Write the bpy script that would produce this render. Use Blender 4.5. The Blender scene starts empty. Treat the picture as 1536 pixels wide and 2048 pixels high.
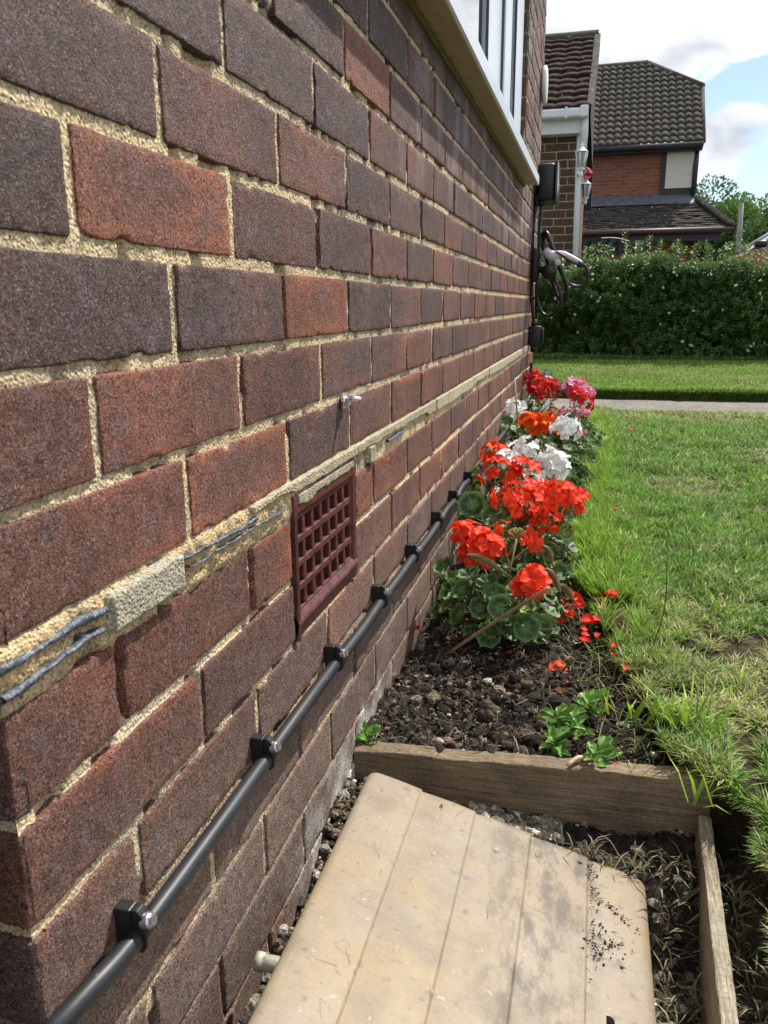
import bpy, math
import numpy as np
from mathutils import Vector, Matrix, Euler

# ------------------------------------------------------------------ camera, sky, sun, exposure
C = bpy.context.scene
rng = np.random.default_rng(7)
F_PX, YAW, PITCH, ROLL, CAMX = 1584.36, .256583, .253970, -.007222, .3105
cy_, sy_, cp_, sp_ = math.cos(YAW), math.sin(YAW), math.cos(PITCH), math.sin(PITCH)
FW = np.array([-sy_*cp_, cy_*cp_, -sp_]); R0 = np.array([cy_, sy_, 0.]); U0 = np.cross(R0, FW)
RT = math.cos(ROLL)*R0 + math.sin(ROLL)*U0; UP = -math.sin(ROLL)*R0 + math.cos(ROLL)*U0
cam_d = bpy.data.cameras.new("camera"); cam = bpy.data.objects.new("camera", cam_d); C.collection.objects.link(cam)
cam.matrix_world = Matrix(((RT[0], UP[0], -FW[0], CAMX), (RT[1], UP[1], -FW[1], 0), (RT[2], UP[2], -FW[2], 0), (0, 0, 0, 1)))
cam_d.sensor_fit = 'HORIZONTAL'; cam_d.sensor_width = 36; cam_d.lens = 36*F_PX/1536
cam_d.clip_start = .02; cam_d.clip_end = 3000
cam_d.dof.use_dof = True; cam_d.dof.focus_distance = 1.35; cam_d.dof.aperture_fstop = 30
C.camera = cam
SUN = Vector((.42, .74, 1.15)).normalized()
sun_el = math.asin(SUN.z); sun_az = math.atan2(SUN.x, SUN.y)
w = bpy.data.worlds.new("World"); C.world = w; w.use_nodes = True
def build_world():
    nt = w.node_tree; N = nt.nodes; L = nt.links; N.clear()
    out = N.new('ShaderNodeOutputWorld'); bg = N.new('ShaderNodeBackground'); bg.inputs[1].default_value = .12
    sky = N.new('ShaderNodeTexSky'); sky.sky_type = 'NISHITA'; sky.sun_disc = False
    sky.sun_elevation = sun_el; sky.sun_rotation = sun_az; sky.altitude = 50; sky.air_density = 1.0; sky.dust_density = .6; sky.ozone_density = 1.6
    tc = N.new('ShaderNodeTexCoord')
    def blob(d, r, k):     # soft round opening in the cloud round a sky direction
        v = Vector(d).normalized()
        s = N.new('ShaderNodeVectorMath'); s.operation = 'DISTANCE'; L.new(wv.outputs[0], s.inputs[0]); s.inputs[1].default_value = v
        m = N.new('ShaderNodeMapRange'); m.inputs[1].default_value = 0; m.inputs[2].default_value = r; m.inputs[3].default_value = k; m.inputs[4].default_value = 0
        m.interpolation_type = 'SMOOTHSTEP'; L.new(s.outputs['Value'], m.inputs[0]); return m.outputs[0]
    # warp
    nz = N.new('ShaderNodeTexNoise'); nz.inputs['Scale'].default_value = 9; nz.inputs['Detail'].default_value = 6; L.new(tc.outputs['Generated'], nz.inputs['Vector'])
    wv = N.new('ShaderNodeVectorMath'); wv.operation = 'MULTIPLY_ADD'; L.new(nz.outputs['Color'], wv.inputs[0]); wv.inputs[1].default_value = (.12,)*3
    off = N.new('ShaderNodeVectorMath'); off.operation = 'ADD'; L.new(tc.outputs['Generated'], off.inputs[0]); off.inputs[1].default_value = (-.06,)*3
    L.new(off.outputs[0], wv.inputs[2])
    mp = N.new('ShaderNodeMapping'); mp.inputs['Scale'].default_value = (1, 1, 2.4); mp.inputs['Location'].default_value = (3.1, 1.7, .4); L.new(tc.outputs['Generated'], mp.inputs[0])
    n1 = N.new('ShaderNodeTexNoise'); n1.inputs['Scale'].default_value = 4.2; n1.inputs['Detail'].default_value = 10; n1.inputs['Roughness'].default_value = .60; L.new(mp.outputs[0], n1.inputs['Vector'])
    s = n1.outputs['Fac']
    for d, r, k in [((.128, .962, .214), .075, -.30), ((.165, .955, .235), .06, -.22), ((.105, .99, .125), .055, -.22), ((.165, .98, .13), .06, -.22), ((.14, .985, .175), .07, .13), ((.02, .96, .28), .17, .18), ((-.06, .95, .30), .10, .2), ((.14, .98, .095), .025, .12),
                    ((.85, .4, .5), .35, -.12)]:
        a = N.new('ShaderNodeMath'); a.operation = 'ADD'; L.new(s, a.inputs[0]); L.new(blob(d, r, k), a.inputs[1]); s = a.outputs[0]
    cov = N.new('ShaderNodeMapRange'); cov.inputs[1].default_value = .34; cov.inputs[2].default_value = .47; cov.interpolation_type = 'SMOOTHSTEP'; L.new(s, cov.inputs[0])
    n2 = N.new('ShaderNodeTexNoise'); n2.inputs['Scale'].default_value = 8; n2.inputs['Detail'].default_value = 9; n2.inputs['Distortion'].default_value = .3
    mp2 = N.new('ShaderNodeMapping'); mp2.inputs['Scale'].default_value = (1, 1, 2.2); mp2.inputs['Location'].default_value = (0, 0, .8); L.new(tc.outputs['Generated'], mp2.inputs[0]); L.new(mp2.outputs[0], n2.inputs['Vector'])
    cr = N.new('ShaderNodeValToRGB'); cr.color_ramp.elements[0].position = .38; cr.color_ramp.elements[0].color = (4.1, 4.4, 4.9, 1)
    cr.color_ramp.elements[1].position = .62; cr.color_ramp.elements[1].color = (7.6, 7.7, 7.9, 1); L.new(n2.outputs['Fac'], cr.inputs[0])
    mx = N.new('ShaderNodeMixRGB'); L.new(cov.outputs[0], mx.inputs[0]); L.new(sky.outputs[0], mx.inputs[1]); L.new(cr.outputs[0], mx.inputs[2])
    L.new(mx.outputs[0], bg.inputs[0]); L.new(bg.outputs[0], out.inputs[0])
build_world()
sl = bpy.data.lights.new("sun", 'SUN'); sl.energy = 4.9; sl.angle = math.radians(.6); sl.color = (1, .95, .86)
so = bpy.data.objects.new("sun", sl); C.collection.objects.link(so); so.rotation_euler = SUN.to_track_quat('Z', 'Y').to_euler()
C.view_settings.view_transform = 'Standard'; C.view_settings.look = 'None'; C.view_settings.exposure = .40; C.view_settings.gamma = 1
C.cycles.max_bounces = 6; C.cycles.transparent_max_bounces = 6

# ------------------------------------------------------------------ helpers
CAM = np.array([CAMX, 0., 0.])
def ray(x, y): return FW + RT*(x-768)/F_PX + UP*(1024-y)/F_PX
def atX(x, y, X=0.): d = ray(x, y); return CAM + d*(X-CAMX)/d[0]
def atY(x, y, Y): d = ray(x, y); return CAM + d*Y/d[1]
def atZ(x, y, Z): d = ray(x, y); return CAM + d*Z/d[2]

def _h(ix, iy, iz, seed):
    n = (ix.astype(np.int64)*374761393 + iy.astype(np.int64)*668265263 + iz.astype(np.int64)*2147483647 + seed*1274126177) & 0xffffffff
    n = ((n ^ (n >> 13))*1274126177) & 0xffffffff
    n = (n ^ (n >> 16)) & 0xffffff
    return n/float(0xffffff)
def vnoise(x, y, z=0., seed=0):
    x, y, z = np.broadcast_arrays(np.asarray(x, float), np.asarray(y, float), np.asarray(z, float))
    ix, iy, iz = np.floor(x), np.floor(y), np.floor(z); fx, fy, fz = x-ix, y-iy, z-iz
    fx, fy, fz = fx*fx*(3-2*fx), fy*fy*(3-2*fy), fz*fz*(3-2*fz); r = 0
    for a in (0, 1):
        for b in (0, 1):
            for c in (0, 1):
                r = r + _h(ix+a, iy+b, iz+c, seed)*(fx if a else 1-fx)*(fy if b else 1-fy)*(fz if c else 1-fz)
    return r
def fbm(x, y, z=0., o=3, seed=0):
    r = 0; a = .5; s = 0
    for i in range(o):
        r = r + a*vnoise(np.asarray(x)*2**i, np.asarray(y)*2**i, np.asarray(z)*2**i, seed+i*17); s += a; a *= .5
    return r/s
def sst(a, b, x): t = np.clip((x-a)/(b-a), 0, 1); return t*t*(3-2*t)

def mesh_np(name, V, F, mats, parent=None, col=None, smooth=True, midx=None):
    """V (n,3); F array (m,k) or list of such arrays; col (n,3) per vertex colour"""
    V = np.asarray(V, np.float32)
    if not isinstance(F, list): F = [F]
    F = [np.asarray(f, np.int32) for f in F if len(f)]
    me = bpy.data.meshes.new(name)
    me.vertices.add(len(V)); me.vertices.foreach_set('co', V.ravel())
    nl = sum(f.size for f in F); npoly = sum(len(f) for f in F)
    me.loops.add(nl); me.loops.foreach_set('vertex_index', np.concatenate([f.ravel() for f in F]))
    me.polygons.add(npoly)
    tot = np.concatenate([np.full(len(f), f.shape[1], np.int32) for f in F])
    st = np.zeros(npoly, np.int32); st[1:] = np.cumsum(tot)[:-1]
    me.polygons.foreach_set('loop_start', st)
    try: me.polygons.foreach_set('loop_total', tot)
    except Exception: pass
    if not isinstance(mats, (list, tuple)): mats = [mats]
    for m in mats: me.materials.append(m)
    if midx is not None: me.polygons.foreach_set('material_index', np.asarray(midx, np.int32))
    me.polygons.foreach_set('use_smooth', np.full(npoly, smooth, bool))
    me.update(calc_edges=True); me.validate()
    if col is not None:
        a = me.color_attributes.new('Col', 'FLOAT_COLOR', 'POINT')
        c4 = np.ones((len(V), 4), np.float32); c4[:, :3] = col; a.data.foreach_set('color', c4.ravel())
    o = bpy.data.objects.new(name, me); C.collection.objects.link(o)
    if parent is not None: o.parent = parent; o.matrix_parent_inverse = parent.matrix_world.inverted() if False else Matrix.Translation(-Vector(parent.location))
    return o

def tag(o, label=None, cat=None, group=None, kind=None):
    if label: o['label'] = label
    if cat: o['category'] = cat
    if group: o['group'] = group
    if kind: o['kind'] = kind
    return o
def thing(name, label, cat, loc=(0, 0, 0), group=None):
    o = bpy.data.objects.new(name, None); C.collection.objects.link(o); o.location = loc; o.empty_display_size = .05
    return tag(o, label, cat, group)

class MB:
    """collects shapes into one mesh"""
    def __init__(s): s.V = []; s.F = {}; s.n = 0; s.C = []
    def add(s, V, F, c=None):
        V = np.asarray(V, float)
        fs = F if isinstance(F, list) and len(F) and isinstance(F[0], np.ndarray) else [np.asarray(F)]
        for f in fs:
            if len(f): s.F.setdefault(f.shape[1], []).append(f + s.n)
        s.V.append(V); s.n += len(V)
        if c is not None: s.C.append(np.broadcast_to(np.asarray(c, float), (len(V), 3)))
    def grid(s, P, c=None, flip=False):
        """P (a,b,3)"""
        a, b = P.shape[:2]; i = np.arange(a*b).reshape(a, b)
        q = np.stack([i[:-1, :-1], i[1:, :-1], i[1:, 1:], i[:-1, 1:]], -1).reshape(-1, 4)
        if flip: q = q[:, ::-1]
        s.add(P.reshape(-1, 3), q, None if c is None else (c.reshape(-1, 3) if np.ndim(c) == 3 else c))
    def box(s, c, d, bev=0., R=None, col=None):
        """rounded-edge box: centre c, full size d, bevel"""
        h = np.array(d, float)/2; b = min(bev, h.min()*.95)
        if b <= 0:
            V = np.array([[x, y, z] for x in (-1, 1) for y in (-1, 1) for z in (-1, 1)])*h
            F = np.array([[0, 1, 3, 2], [4, 6, 7, 5], [0, 4, 5, 1], [2, 3, 7, 6], [0, 2, 6, 4], [1, 5, 7, 3]])
            fs = [F]
        else:
            import bmesh
            bm = bmesh.new(); bmesh.ops.create_cube(bm, size=1)
            for v in bm.verts: v.co = Vector((v.co.x*2*h[0], v.co.y*2*h[1], v.co.z*2*h[2]))
            bmesh.ops.bevel(bm, geom=bm.edges[:], offset=b, segments=2, profile=.5, affect='EDGES')
            bm.verts.index_update(); V = np.array([v.co[:] for v in bm.verts]); d_ = {}
            for f in bm.faces: d_.setdefault(len(f.verts), []).append([v.index for v in f.verts])
            fs = [np.array(x) for x in d_.values()]; bm.free()
        if R is not None: V = V @ np.asarray(R, float).T
        s.add(V + np.array(c, float), fs, col)
    def tube(s, P, r, n=10, col=None, cap=True, sub=0):
        P = np.asarray(P, float)
        if sub: P, r = smooth_path(P, r, sub)
        m = len(P); r = np.broadcast_to(np.asarray(r, float), (m,))
        T = np.gradient(P, axis=0); T /= np.linalg.norm(T, axis=1)[:, None]+1e-12
        u = np.cross(T[0], [0, 0, 1.]); 
        if np.linalg.norm(u) < .2: u = np.cross(T[0], [1., 0, 0])
        u /= np.linalg.norm(u); rings = []
        for i in range(m):
            u = u - T[i]*(u@T[i]); u /= np.linalg.norm(u); v = np.cross(T[i], u)
            a = np.arange(n)/n*2*np.pi
            rings.append(P[i] + r[i]*(np.cos(a)[:, None]*u + np.sin(a)[:, None]*v))
        V = np.concatenate(rings); i = np.arange(m*n).reshape(m, n); j = np.roll(i, -1, 1)
        q = np.stack([i[:-1], j[:-1], j[1:], i[1:]], -1).reshape(-1, 4); fs = [q]
        if cap: fs += [i[0][::-1][None], i[-1][None]]
        s.add(V, fs, col)
    def build(s, name, mat, parent=None, smooth=True):
        F = [np.concatenate(v) for v in s.F.values()]
        return mesh_np(name, np.concatenate(s.V), F, mat, parent, np.concatenate(s.C) if s.C else None, smooth)

def smooth_path(P, r, sub):
    P = np.asarray(P, float); r = np.broadcast_to(np.asarray(r, float), (len(P),))
    Q = np.vstack([2*P[0]-P[1], P, 2*P[-1]-P[-2]]); out = []; ro = []
    for i in range(len(P)-1):
        p0, p1, p2, p3 = Q[i:i+4]
        for k in range(sub):
            t = k/sub
            out.append(.5*((2*p1)+(-p0+p2)*t+(2*p0-5*p1+4*p2-p3)*t*t+(-p0+3*p1-3*p2+p3)*t**3)); ro.append(r[i]*(1-t)+r[i+1]*t)
    out.append(P[-1]); ro.append(r[-1]); return np.array(out), np.array(ro)

# ------------------------------------------------------------------ materials
def mat(name, base=(.5, .5, .5), rough=.6, vcol=False, spec=.5, metal=0., noise=None, bump=None, trans=0., mottle=None, coat=0.):
    """noise=(scale, lo, hi): value multiplier; bump=(scale, strength, dist); mottle=(scale, colour2, lo, hi)"""
    m = bpy.data.materials.new(name); m.use_nodes = True; nt = m.node_tree; N = nt.nodes; L = nt.links
    b = N['Principled BSDF']; b.inputs['Roughness'].default_value = rough; b.inputs['Metallic'].default_value = metal
    b.inputs['Specular IOR Level'].default_value = spec; b.inputs['Coat Weight'].default_value = coat
    tc = N.new('ShaderNodeTexCoord'); co = tc.outputs['Object']
    if vcol:
        a = N.new('ShaderNodeVertexColor'); a.layer_name = 'Col'; c = a.outputs[0]
    else:
        r = N.new('ShaderNodeRGB'); r.outputs[0].default_value = (*base, 1); c = r.outputs[0]
    if mottle:
        for (sc, c2, lo, hi) in (mottle if isinstance(mottle, list) else [mottle]):
            n = N.new('ShaderNodeTexNoise'); n.inputs['Scale'].default_value = sc; n.inputs['Detail'].default_value = 6; L.new(co, n.inputs['Vector'])
            mr = N.new('ShaderNodeMapRange'); mr.inputs[1].default_value = lo; mr.inputs[2].default_value = hi; L.new(n.outputs['Fac'], mr.inputs[0])
            mx = N.new('ShaderNodeMixRGB'); L.new(mr.outputs[0], mx.inputs[0]); L.new(c, mx.inputs[1]); mx.inputs[2].default_value = (*c2, 1); c = mx.outputs[0]
    if noise:
        for (sc, lo, hi) in (noise if isinstance(noise, list) else [noise]):
            n = N.new('ShaderNodeTexNoise'); n.inputs['Scale'].default_value = sc; n.inputs['Detail'].default_value = 5; L.new(co, n.inputs['Vector'])
            mr = N.new('ShaderNodeMapRange'); mr.inputs[1].default_value = .3; mr.inputs[2].default_value = .7; mr.inputs[3].default_value = lo; mr.inputs[4].default_value = hi
            L.new(n.outputs['Fac'], mr.inputs[0])
            mx = N.new('ShaderNodeVectorMath'); mx.operation = 'SCALE'; L.new(c, mx.inputs[0]); L.new(mr.outputs[0], mx.inputs['Scale']); c = mx.outputs[0]
    L.new(c, b.inputs['Base Color'])
    if bump:
        prev = None
        for (sc, st, di) in (bump if isinstance(bump, list) else [bump]):
            n = N.new('ShaderNodeTexNoise'); n.inputs['Scale'].default_value = sc; n.inputs['Detail'].default_value = 5; L.new(co, n.inputs['Vector'])
            bp = N.new('ShaderNodeBump'); bp.inputs['Strength'].default_value = st; bp.inputs['Distance'].default_value = di; L.new(n.outputs['Fac'], bp.inputs['Height'])
            if prev: L.new(prev, bp.inputs['Normal'])
            prev = bp.outputs[0]
        L.new(prev, b.inputs['Normal'])
    if trans > 0:
        t = N.new('ShaderNodeBsdfTranslucent'); L.new(c, t.inputs[0]); s = N.new('ShaderNodeMixShader'); s.inputs[0].default_value = trans
        L.new(b.outputs[0], s.inputs[1]); L.new(t.outputs[0], s.inputs[2]); L.new(s.outputs[0], N['Material Output'].inputs[0])
    return m
def brick_mat(name, vcol=True):
    m = bpy.data.materials.new(name); m.use_nodes = True; nt = m.node_tree; N = nt.nodes; L = nt.links
    b = N['Principled BSDF']; b.inputs['Roughness'].default_value = .62; b.inputs['Specular IOR Level'].default_value = .35
    tc = N.new('ShaderNodeTexCoord'); co = tc.outputs['Object']
    a = N.new('ShaderNodeVertexColor'); a.layer_name = 'Col'; c = a.outputs[0]
    def nz(sc, det=5, rough=.6):
        n = N.new('ShaderNodeTexNoise'); n.inputs['Scale'].default_value = sc; n.inputs['Detail'].default_value = det; n.inputs['Roughness'].default_value = rough; L.new(co, n.inputs['Vector']); return n.outputs['Fac']
    def rmp(v, a0, a1, b0, b1):
        r = N.new('ShaderNodeMapRange'); r.inputs[1].default_value = a0; r.inputs[2].default_value = a1; r.inputs[3].default_value = b0; r.inputs[4].default_value = b1; L.new(v, r.inputs[0]); return r.outputs[0]
    def scale(c, f):
        v = N.new('ShaderNodeVectorMath'); v.operation = 'SCALE'; L.new(c, v.inputs[0]); L.new(f, v.inputs['Scale']); return v.outputs[0]
    def mix(c, col, f):
        x = N.new('ShaderNodeMixRGB'); L.new(f, x.inputs[0]); L.new(c, x.inputs[1]); x.inputs[2].default_value = (*col, 1); return x.outputs[0]
    c = mix(c, (.11, .085, .10), rmp(nz(35), .52, .70, 0, .6))        # bluish burnt bloom
    c = mix(c, (.20, .10, .045), rmp(nz(60), .58, .72, 0, .45))        # ochre blush
    g = nz(950, 3, .8); c = scale(c, rmp(g, .40, .60, .12, 2.15))       # sandy drag-face grain
    g1 = nz(360, 3, .7); c = scale(c, rmp(g1, .35, .65, .62, 1.42)); c = scale(c, rmp(nz(70, 4, .7), .35, .65, .80, 1.22)); c = scale(c, rmp(nz(7, 3), .3, .7, .75, 1.3))
    g2 = nz(620, 2); c = mix(c, (.46, .36, .33), rmp(g2, .60, .68, 0, .75))
    g3 = nz(300, 2); c = mix(c, (.012, .010, .012), rmp(g3, .58, .68, 0, .8))
    mp = N.new('ShaderNodeMapping'); mp.inputs['Scale'].default_value = (330, 330, 45); L.new(co, mp.inputs[0]); dn = N.new('ShaderNodeTexNoise'); dn.inputs['Scale'].default_value = 1; dn.inputs['Detail'].default_value = 3; L.new(mp.outputs[0], dn.inputs['Vector'])
    c = scale(c, rmp(dn.outputs['Fac'], .35, .65, .86, 1.15))
    L.new(c, b.inputs['Base Color'])
    prev = None
    for h, st, di in ((dn.outputs['Fac'], .3, .0010), (g, 1., .0016), (g1, .8, .0026), (nz(14), .25, .006)):
        bp = N.new('ShaderNodeBump'); bp.inputs['Strength'].default_value = st; bp.inputs['Distance'].default_value = di; L.new(h, bp.inputs['Height'])
        if prev: L.new(prev, bp.inputs['Normal'])
        prev = bp.outputs[0]
    L.new(prev, b.inputs['Normal']); return m
def mortar_mat(name, k=1.):
    m = bpy.data.materials.new(name); m.use_nodes = True; nt = m.node_tree; N = nt.nodes; L = nt.links
    b = N['Principled BSDF']; b.inputs['Roughness'].default_value = .9; b.inputs['Specular IOR Level'].default_value = .2
    tc = N.new('ShaderNodeTexCoord'); co = tc.outputs['Object']
    a = N.new('ShaderNodeVertexColor'); a.layer_name = 'Col'; c = a.outputs[0]
    def nz(sc, det=4):
        n = N.new('ShaderNodeTexNoise'); n.inputs['Scale'].default_value = sc; n.inputs['Detail'].default_value = det; n.inputs['Roughness'].default_value = .7; L.new(co, n.inputs['Vector']); return n.outputs['Fac']
    def rmp(v, a0, a1, b0, b1):
        r = N.new('ShaderNodeMapRange'); r.inputs[1].default_value = a0; r.inputs[2].default_value = a1; r.inputs[3].default_value = b0; r.inputs[4].default_value = b1; L.new(v, r.inputs[0]); return r.outputs[0]
    def mix(c, col, f):
        x = N.new('ShaderNodeMixRGB'); L.new(f, x.inputs[0]); L.new(c, x.inputs[1]); x.inputs[2].default_value = (*col, 1); return x.outputs[0]
    g = nz(420); v = N.new('ShaderNodeVectorMath'); v.operation = 'SCALE'; L.new(c, v.inputs[0]); L.new(rmp(g, .36, .64, .45, 1.45), v.inputs['Scale']); c = v.outputs[0]
    vo = N.new('ShaderNodeTexVoronoi'); vo.inputs['Scale'].default_value = 340; L.new(co, vo.inputs['Vector'])
    sel = N.new('ShaderNodeSeparateColor'); L.new(vo.outputs['Color'], sel.inputs[0])
    def spot(ch, thr, rad):
        p = rmp(sel.outputs[ch], thr, thr+.01, 0, 1); d = rmp(vo.outputs['Distance'], rad, rad-.08, 0, 1)
        mm = N.new('ShaderNodeMath'); mm.operation = 'MULTIPLY'; L.new(p, mm.inputs[0]); L.new(d, mm.inputs[1]); return mm.outputs[0]
    c = mix(c, (.72, .68, .58), spot(0, .90, .40)); c = mix(c, (.07, .055, .04), spot(1, .90, .36)); c = mix(c, (.42, .27, .13), spot(2, .86, .42)); c = mix(c, (.16, .14, .11), rmp(nz(22), .56, .70, 0, .55))
    L.new(c, b.inputs['Base Color'])
    bp = N.new('ShaderNodeBump'); bp.inputs['Strength'].default_value = .9; bp.inputs['Distance'].default_value = .0015*k; L.new(g, bp.inputs['Height'])
    bq = N.new('ShaderNodeBump'); bq.inputs['Strength'].default_value = .7; bq.inputs['Distance'].default_value = .002; L.new(rmp(vo.outputs['Distance'], 0, .6, 1, 0), bq.inputs['Height']); L.new(bp.outputs[0], bq.inputs['Normal'])
    L.new(bq.outputs[0], b.inputs['Normal']); return m

M = {}
M['brick'] = brick_mat('weathered_brick'); M['mortar'] = mortar_mat('sandy_mortar')
M['cement'] = mortar_mat('grey_cement', .6)
M['upvc'] = mat('upvc', (.68, .73, .80), .28, noise=(30, .93, 1.04))
M['upvc_soffit'] = mat('upvc_soffit', (.50, .42, .32), .5, noise=[(40, .85, 1.1), (6, .85, 1.1)])  # tan tone puts the lawn's bounce light into the underside colour
M['white'] = mat('white_plastic', (.78, .80, .83), .35, noise=(14, .9, 1.04))
M['gasket'] = mat('dark_gasket', (.06, .07, .12), .5)
M['black'] = mat('black_plastic', (.012, .013, .015), .38, noise=(60, .8, 1.3), bump=(400, .15, .0005))
M['cable'] = mat('cable_sheath', (.013, .015, .019), .46, noise=(40, .8, 1.5), bump=(180, .12, .0006), mottle=(260, (.16, .15, .14), .70, .76))
M['steel'] = mat('zinc_steel', (.74, .77, .82), .22, metal=.9, bump=(300, .3, .0006))
M['bitumen'] = mat('bitumen_strip', (.035, .045, .065), .42, noise=(200, .5, 1.8), bump=[(150, .8, .003), (500, .5, .001)], mottle=(90, (.25, .27, .30), .6, .72))
M['terracotta'] = mat('painted_terracotta', (.095, .026, .026), .42, noise=[(90, .7, 1.3), (420, .8, 1.25)], bump=[(120, .5, .0015), (600, .4, .0006)], mottle=[(260, (.26, .13, .11), .66, .72), (60, (.14, .045, .042), .5, .7), (25, (.05, .02, .02), .55, .7)])
M['glass'] = mat('window_glass', (.02, .025, .03), .02, spec=1.0, coat=1.0)

# ------------------------------------------------------------------ the house wall beside the camera
U_0, V_0, DP = .56172, -.03756, .0332
Y0, Y1 = U_0-.2277, U_0+16.5*.225
WIN_Y0, WIN_Y1, WIN_Z = .62, 3.43, V_0+.5225
AB = dict(y0=.786, y1=1.026, z0=-.372, z1=-.200)
def row_z(k): z = V_0 + k*.075 - (DP if k <= -3 else 0); return z+.0036, z+.0714
PUR, BRN, RED, ORA = np.array((.086, .050, .047)), np.array((.135, .063, .048)), np.array((.172, .066, .046)), np.array((.29, .098, .050))
DUST = np.array((.185, .138, .108))
OV = {(0, -1): 0, (0, 0): .05, (0, 1): 2.2, (0, 2): .1, (0, 3): .5, (1, -1.5): 0, (1, -.5): 2.0, (1, .5): 1.0, (1, 1.5): .1, (1, 2.5): 1.1, (2, -1): 0, (2, 0): .9, (2, 1): .9, (2, 2): 0, (2, 3): .6,
      (3, -.5): 0, (3, .5): 0, (3, 1.5): .1, (3, 2.5): .9, (4, 1): .1, (4, 2): 2.7, (4, 3): .4, (4, 0): 0, (-1, -1.5): 1.4, (-1, -.5): 1.7, (-1, .5): 1.3, (-1, 1.5): .3, (-1, 2.5): .8,
      (-2, -1): 1.3, (-2, 0): 1.7, (-2, 1): .3, (-2, 2): .9, (-2, 3): 1.8, (-3, -1.5): .9, (-3, -.5): 1.4, (-3, .5): 1.9, (-3, 1.5): 1.8, (-3, 2.5): 1.8, (-3, 3.5): .9, (-4, -1): .9, (-4, 0): 1.0, (-4, 2): .6}
def lines(a0, a1, h, edge):
    e = np.array(edge); n = max(3, int(round((a1-a0-2*e[-1])/h)))
    return np.concatenate([a0+e, np.linspace(a0+e[-1], a1-e[-1], n+1)[1:-1], a1-e[::-1]])
def lime_mask(y, z):
    m = sst(.70, .84, y)*sst(1.32, 1.10, y)*sst(-.590, -.640, z + .02*(1.0-y)+.05*(fbm(y*22, z*22, 0, 3, 5)-.5)*2)
    return m*(.35+.65*sst(.34, .52, fbm(y*40, z*60, 2, 3, 8)))
def brick_cols(t, y, z, d, seed, dusty):
    pal = [PUR, BRN, RED, ORA, ORA]
    tt = t + (fbm(y*11+seed*3.1, z*17, seed, 4, 3)-.5)*2.2 + .9*sst(-.022, -.002, d)*(.25+fbm(y*14, z*14, seed, 2, 9))*(.5+.35*(seed % 3))
    tt = np.clip(tt, 0, 3); i = np.minimum(tt.astype(int), 2); f = (tt-i)[:, None]; p = np.array(pal)
    c = p[i]*(1-f) + p[i+1]*f
    c = c*(1-dusty[:, None]) + DUST*dusty[:, None]
    c *= (.86+.28*((seed*37 % 11)/10.))
    return c
def brick(mb, y0, y1, z0, z1, t, seed, mp, near=True, lime=True):
    h = .0032 if near == 2 else (.008 if near else .016)
    eg = [0, .0005, .0011, .0017, .0025, .004, .007] if near == 2 else ([0, .0015, .004, .008] if near else [0, .003, .008])
    a = lines(y0, y1, h, eg); b = lines(z0, z1, h if near == 2 else h, eg)
    A, B = np.meshgrid(a, b, indexing='ij'); cy, cz = (y0+y1)/2, (z0+z1)/2; R = .0035
    qx = np.abs(A-cy)-(y1-y0)/2+R; qz = np.abs(B-cz)-(z1-z0)/2+R
    d = np.hypot(np.maximum(qx, 0), np.maximum(qz, 0)) + np.minimum(np.maximum(qx, qz), 0) - R
    d0 = d.copy()
    d = d + (fbm(A*320, B*320, seed*.37, 3, 1)-.5)*.0016 + (vnoise(A*45, B*45, seed*.37, 1)-.5)*.0005 + np.maximum(0, fbm(A*50, B*50, seed*1.7, 2, 2)-.66)*.022*sst(-.012, 0, d0)
    x = -.0115*sst(-.0017, .0007, d)-.0006*sst(-.006, -.001, d) + (fbm(A*60, B*60, seed, 2, 4)-.5)*.0013 + (fbm(A*300, B*300, seed, 2, 4)-.5)*.0011 + (vnoise(A*9, B*9, seed, 6)-.5)*.0012
    x += ((seed*13 % 7)/7.-.5)*.0018
    x -= .0006*sst(.66, .72, fbm(A*26, B*85, seed*1.3, 3, 14))+.0008*sst(.74, .78, fbm(A*60, B*60, seed*1.9, 2, 15))
    x = np.where(d0 < -.007, np.maximum(x, -.0006), x)
    x = np.where((d0 > -.0004), np.minimum(x, -.0115), x)
    dusty = np.clip(sst(-.30, -.50, B)*.72 + .35*(fbm(A*8, B*12, 3, 2, 12)-.4)*sst(-.15, -.4, B), 0, .8).ravel()
    c = brick_cols(t, A.ravel(), B.ravel(), d0.ravel(), seed, dusty)
    if lime:
        m = lime_mask(A.ravel(), B.ravel())[:, None]*.9; c = c*(1-m)+np.array((.55, .52, .48))*m
        bl = (sst(.13, .3, B.ravel())*sst(.50, .62, fbm(A.ravel()*16+2, B.ravel()*5, 3, 3, 32))*sst(1.0, 1.6, A.ravel()))[:, None]*.35; c = c*(1-bl)+np.array((.34, .31, .34))*bl
    mb.grid(mp(x, A, B), c.reshape(*A.shape, 3))
def map_side(x, a, b): return np.stack([x, a, b], -1)
def map_ret(x, a, b): return np.stack([-a, Y0-x, b], -1)          # a runs away from the corner, into -X
def map_far(x, a, b): return np.stack([-a, Y1+x, b], -1)

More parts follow.
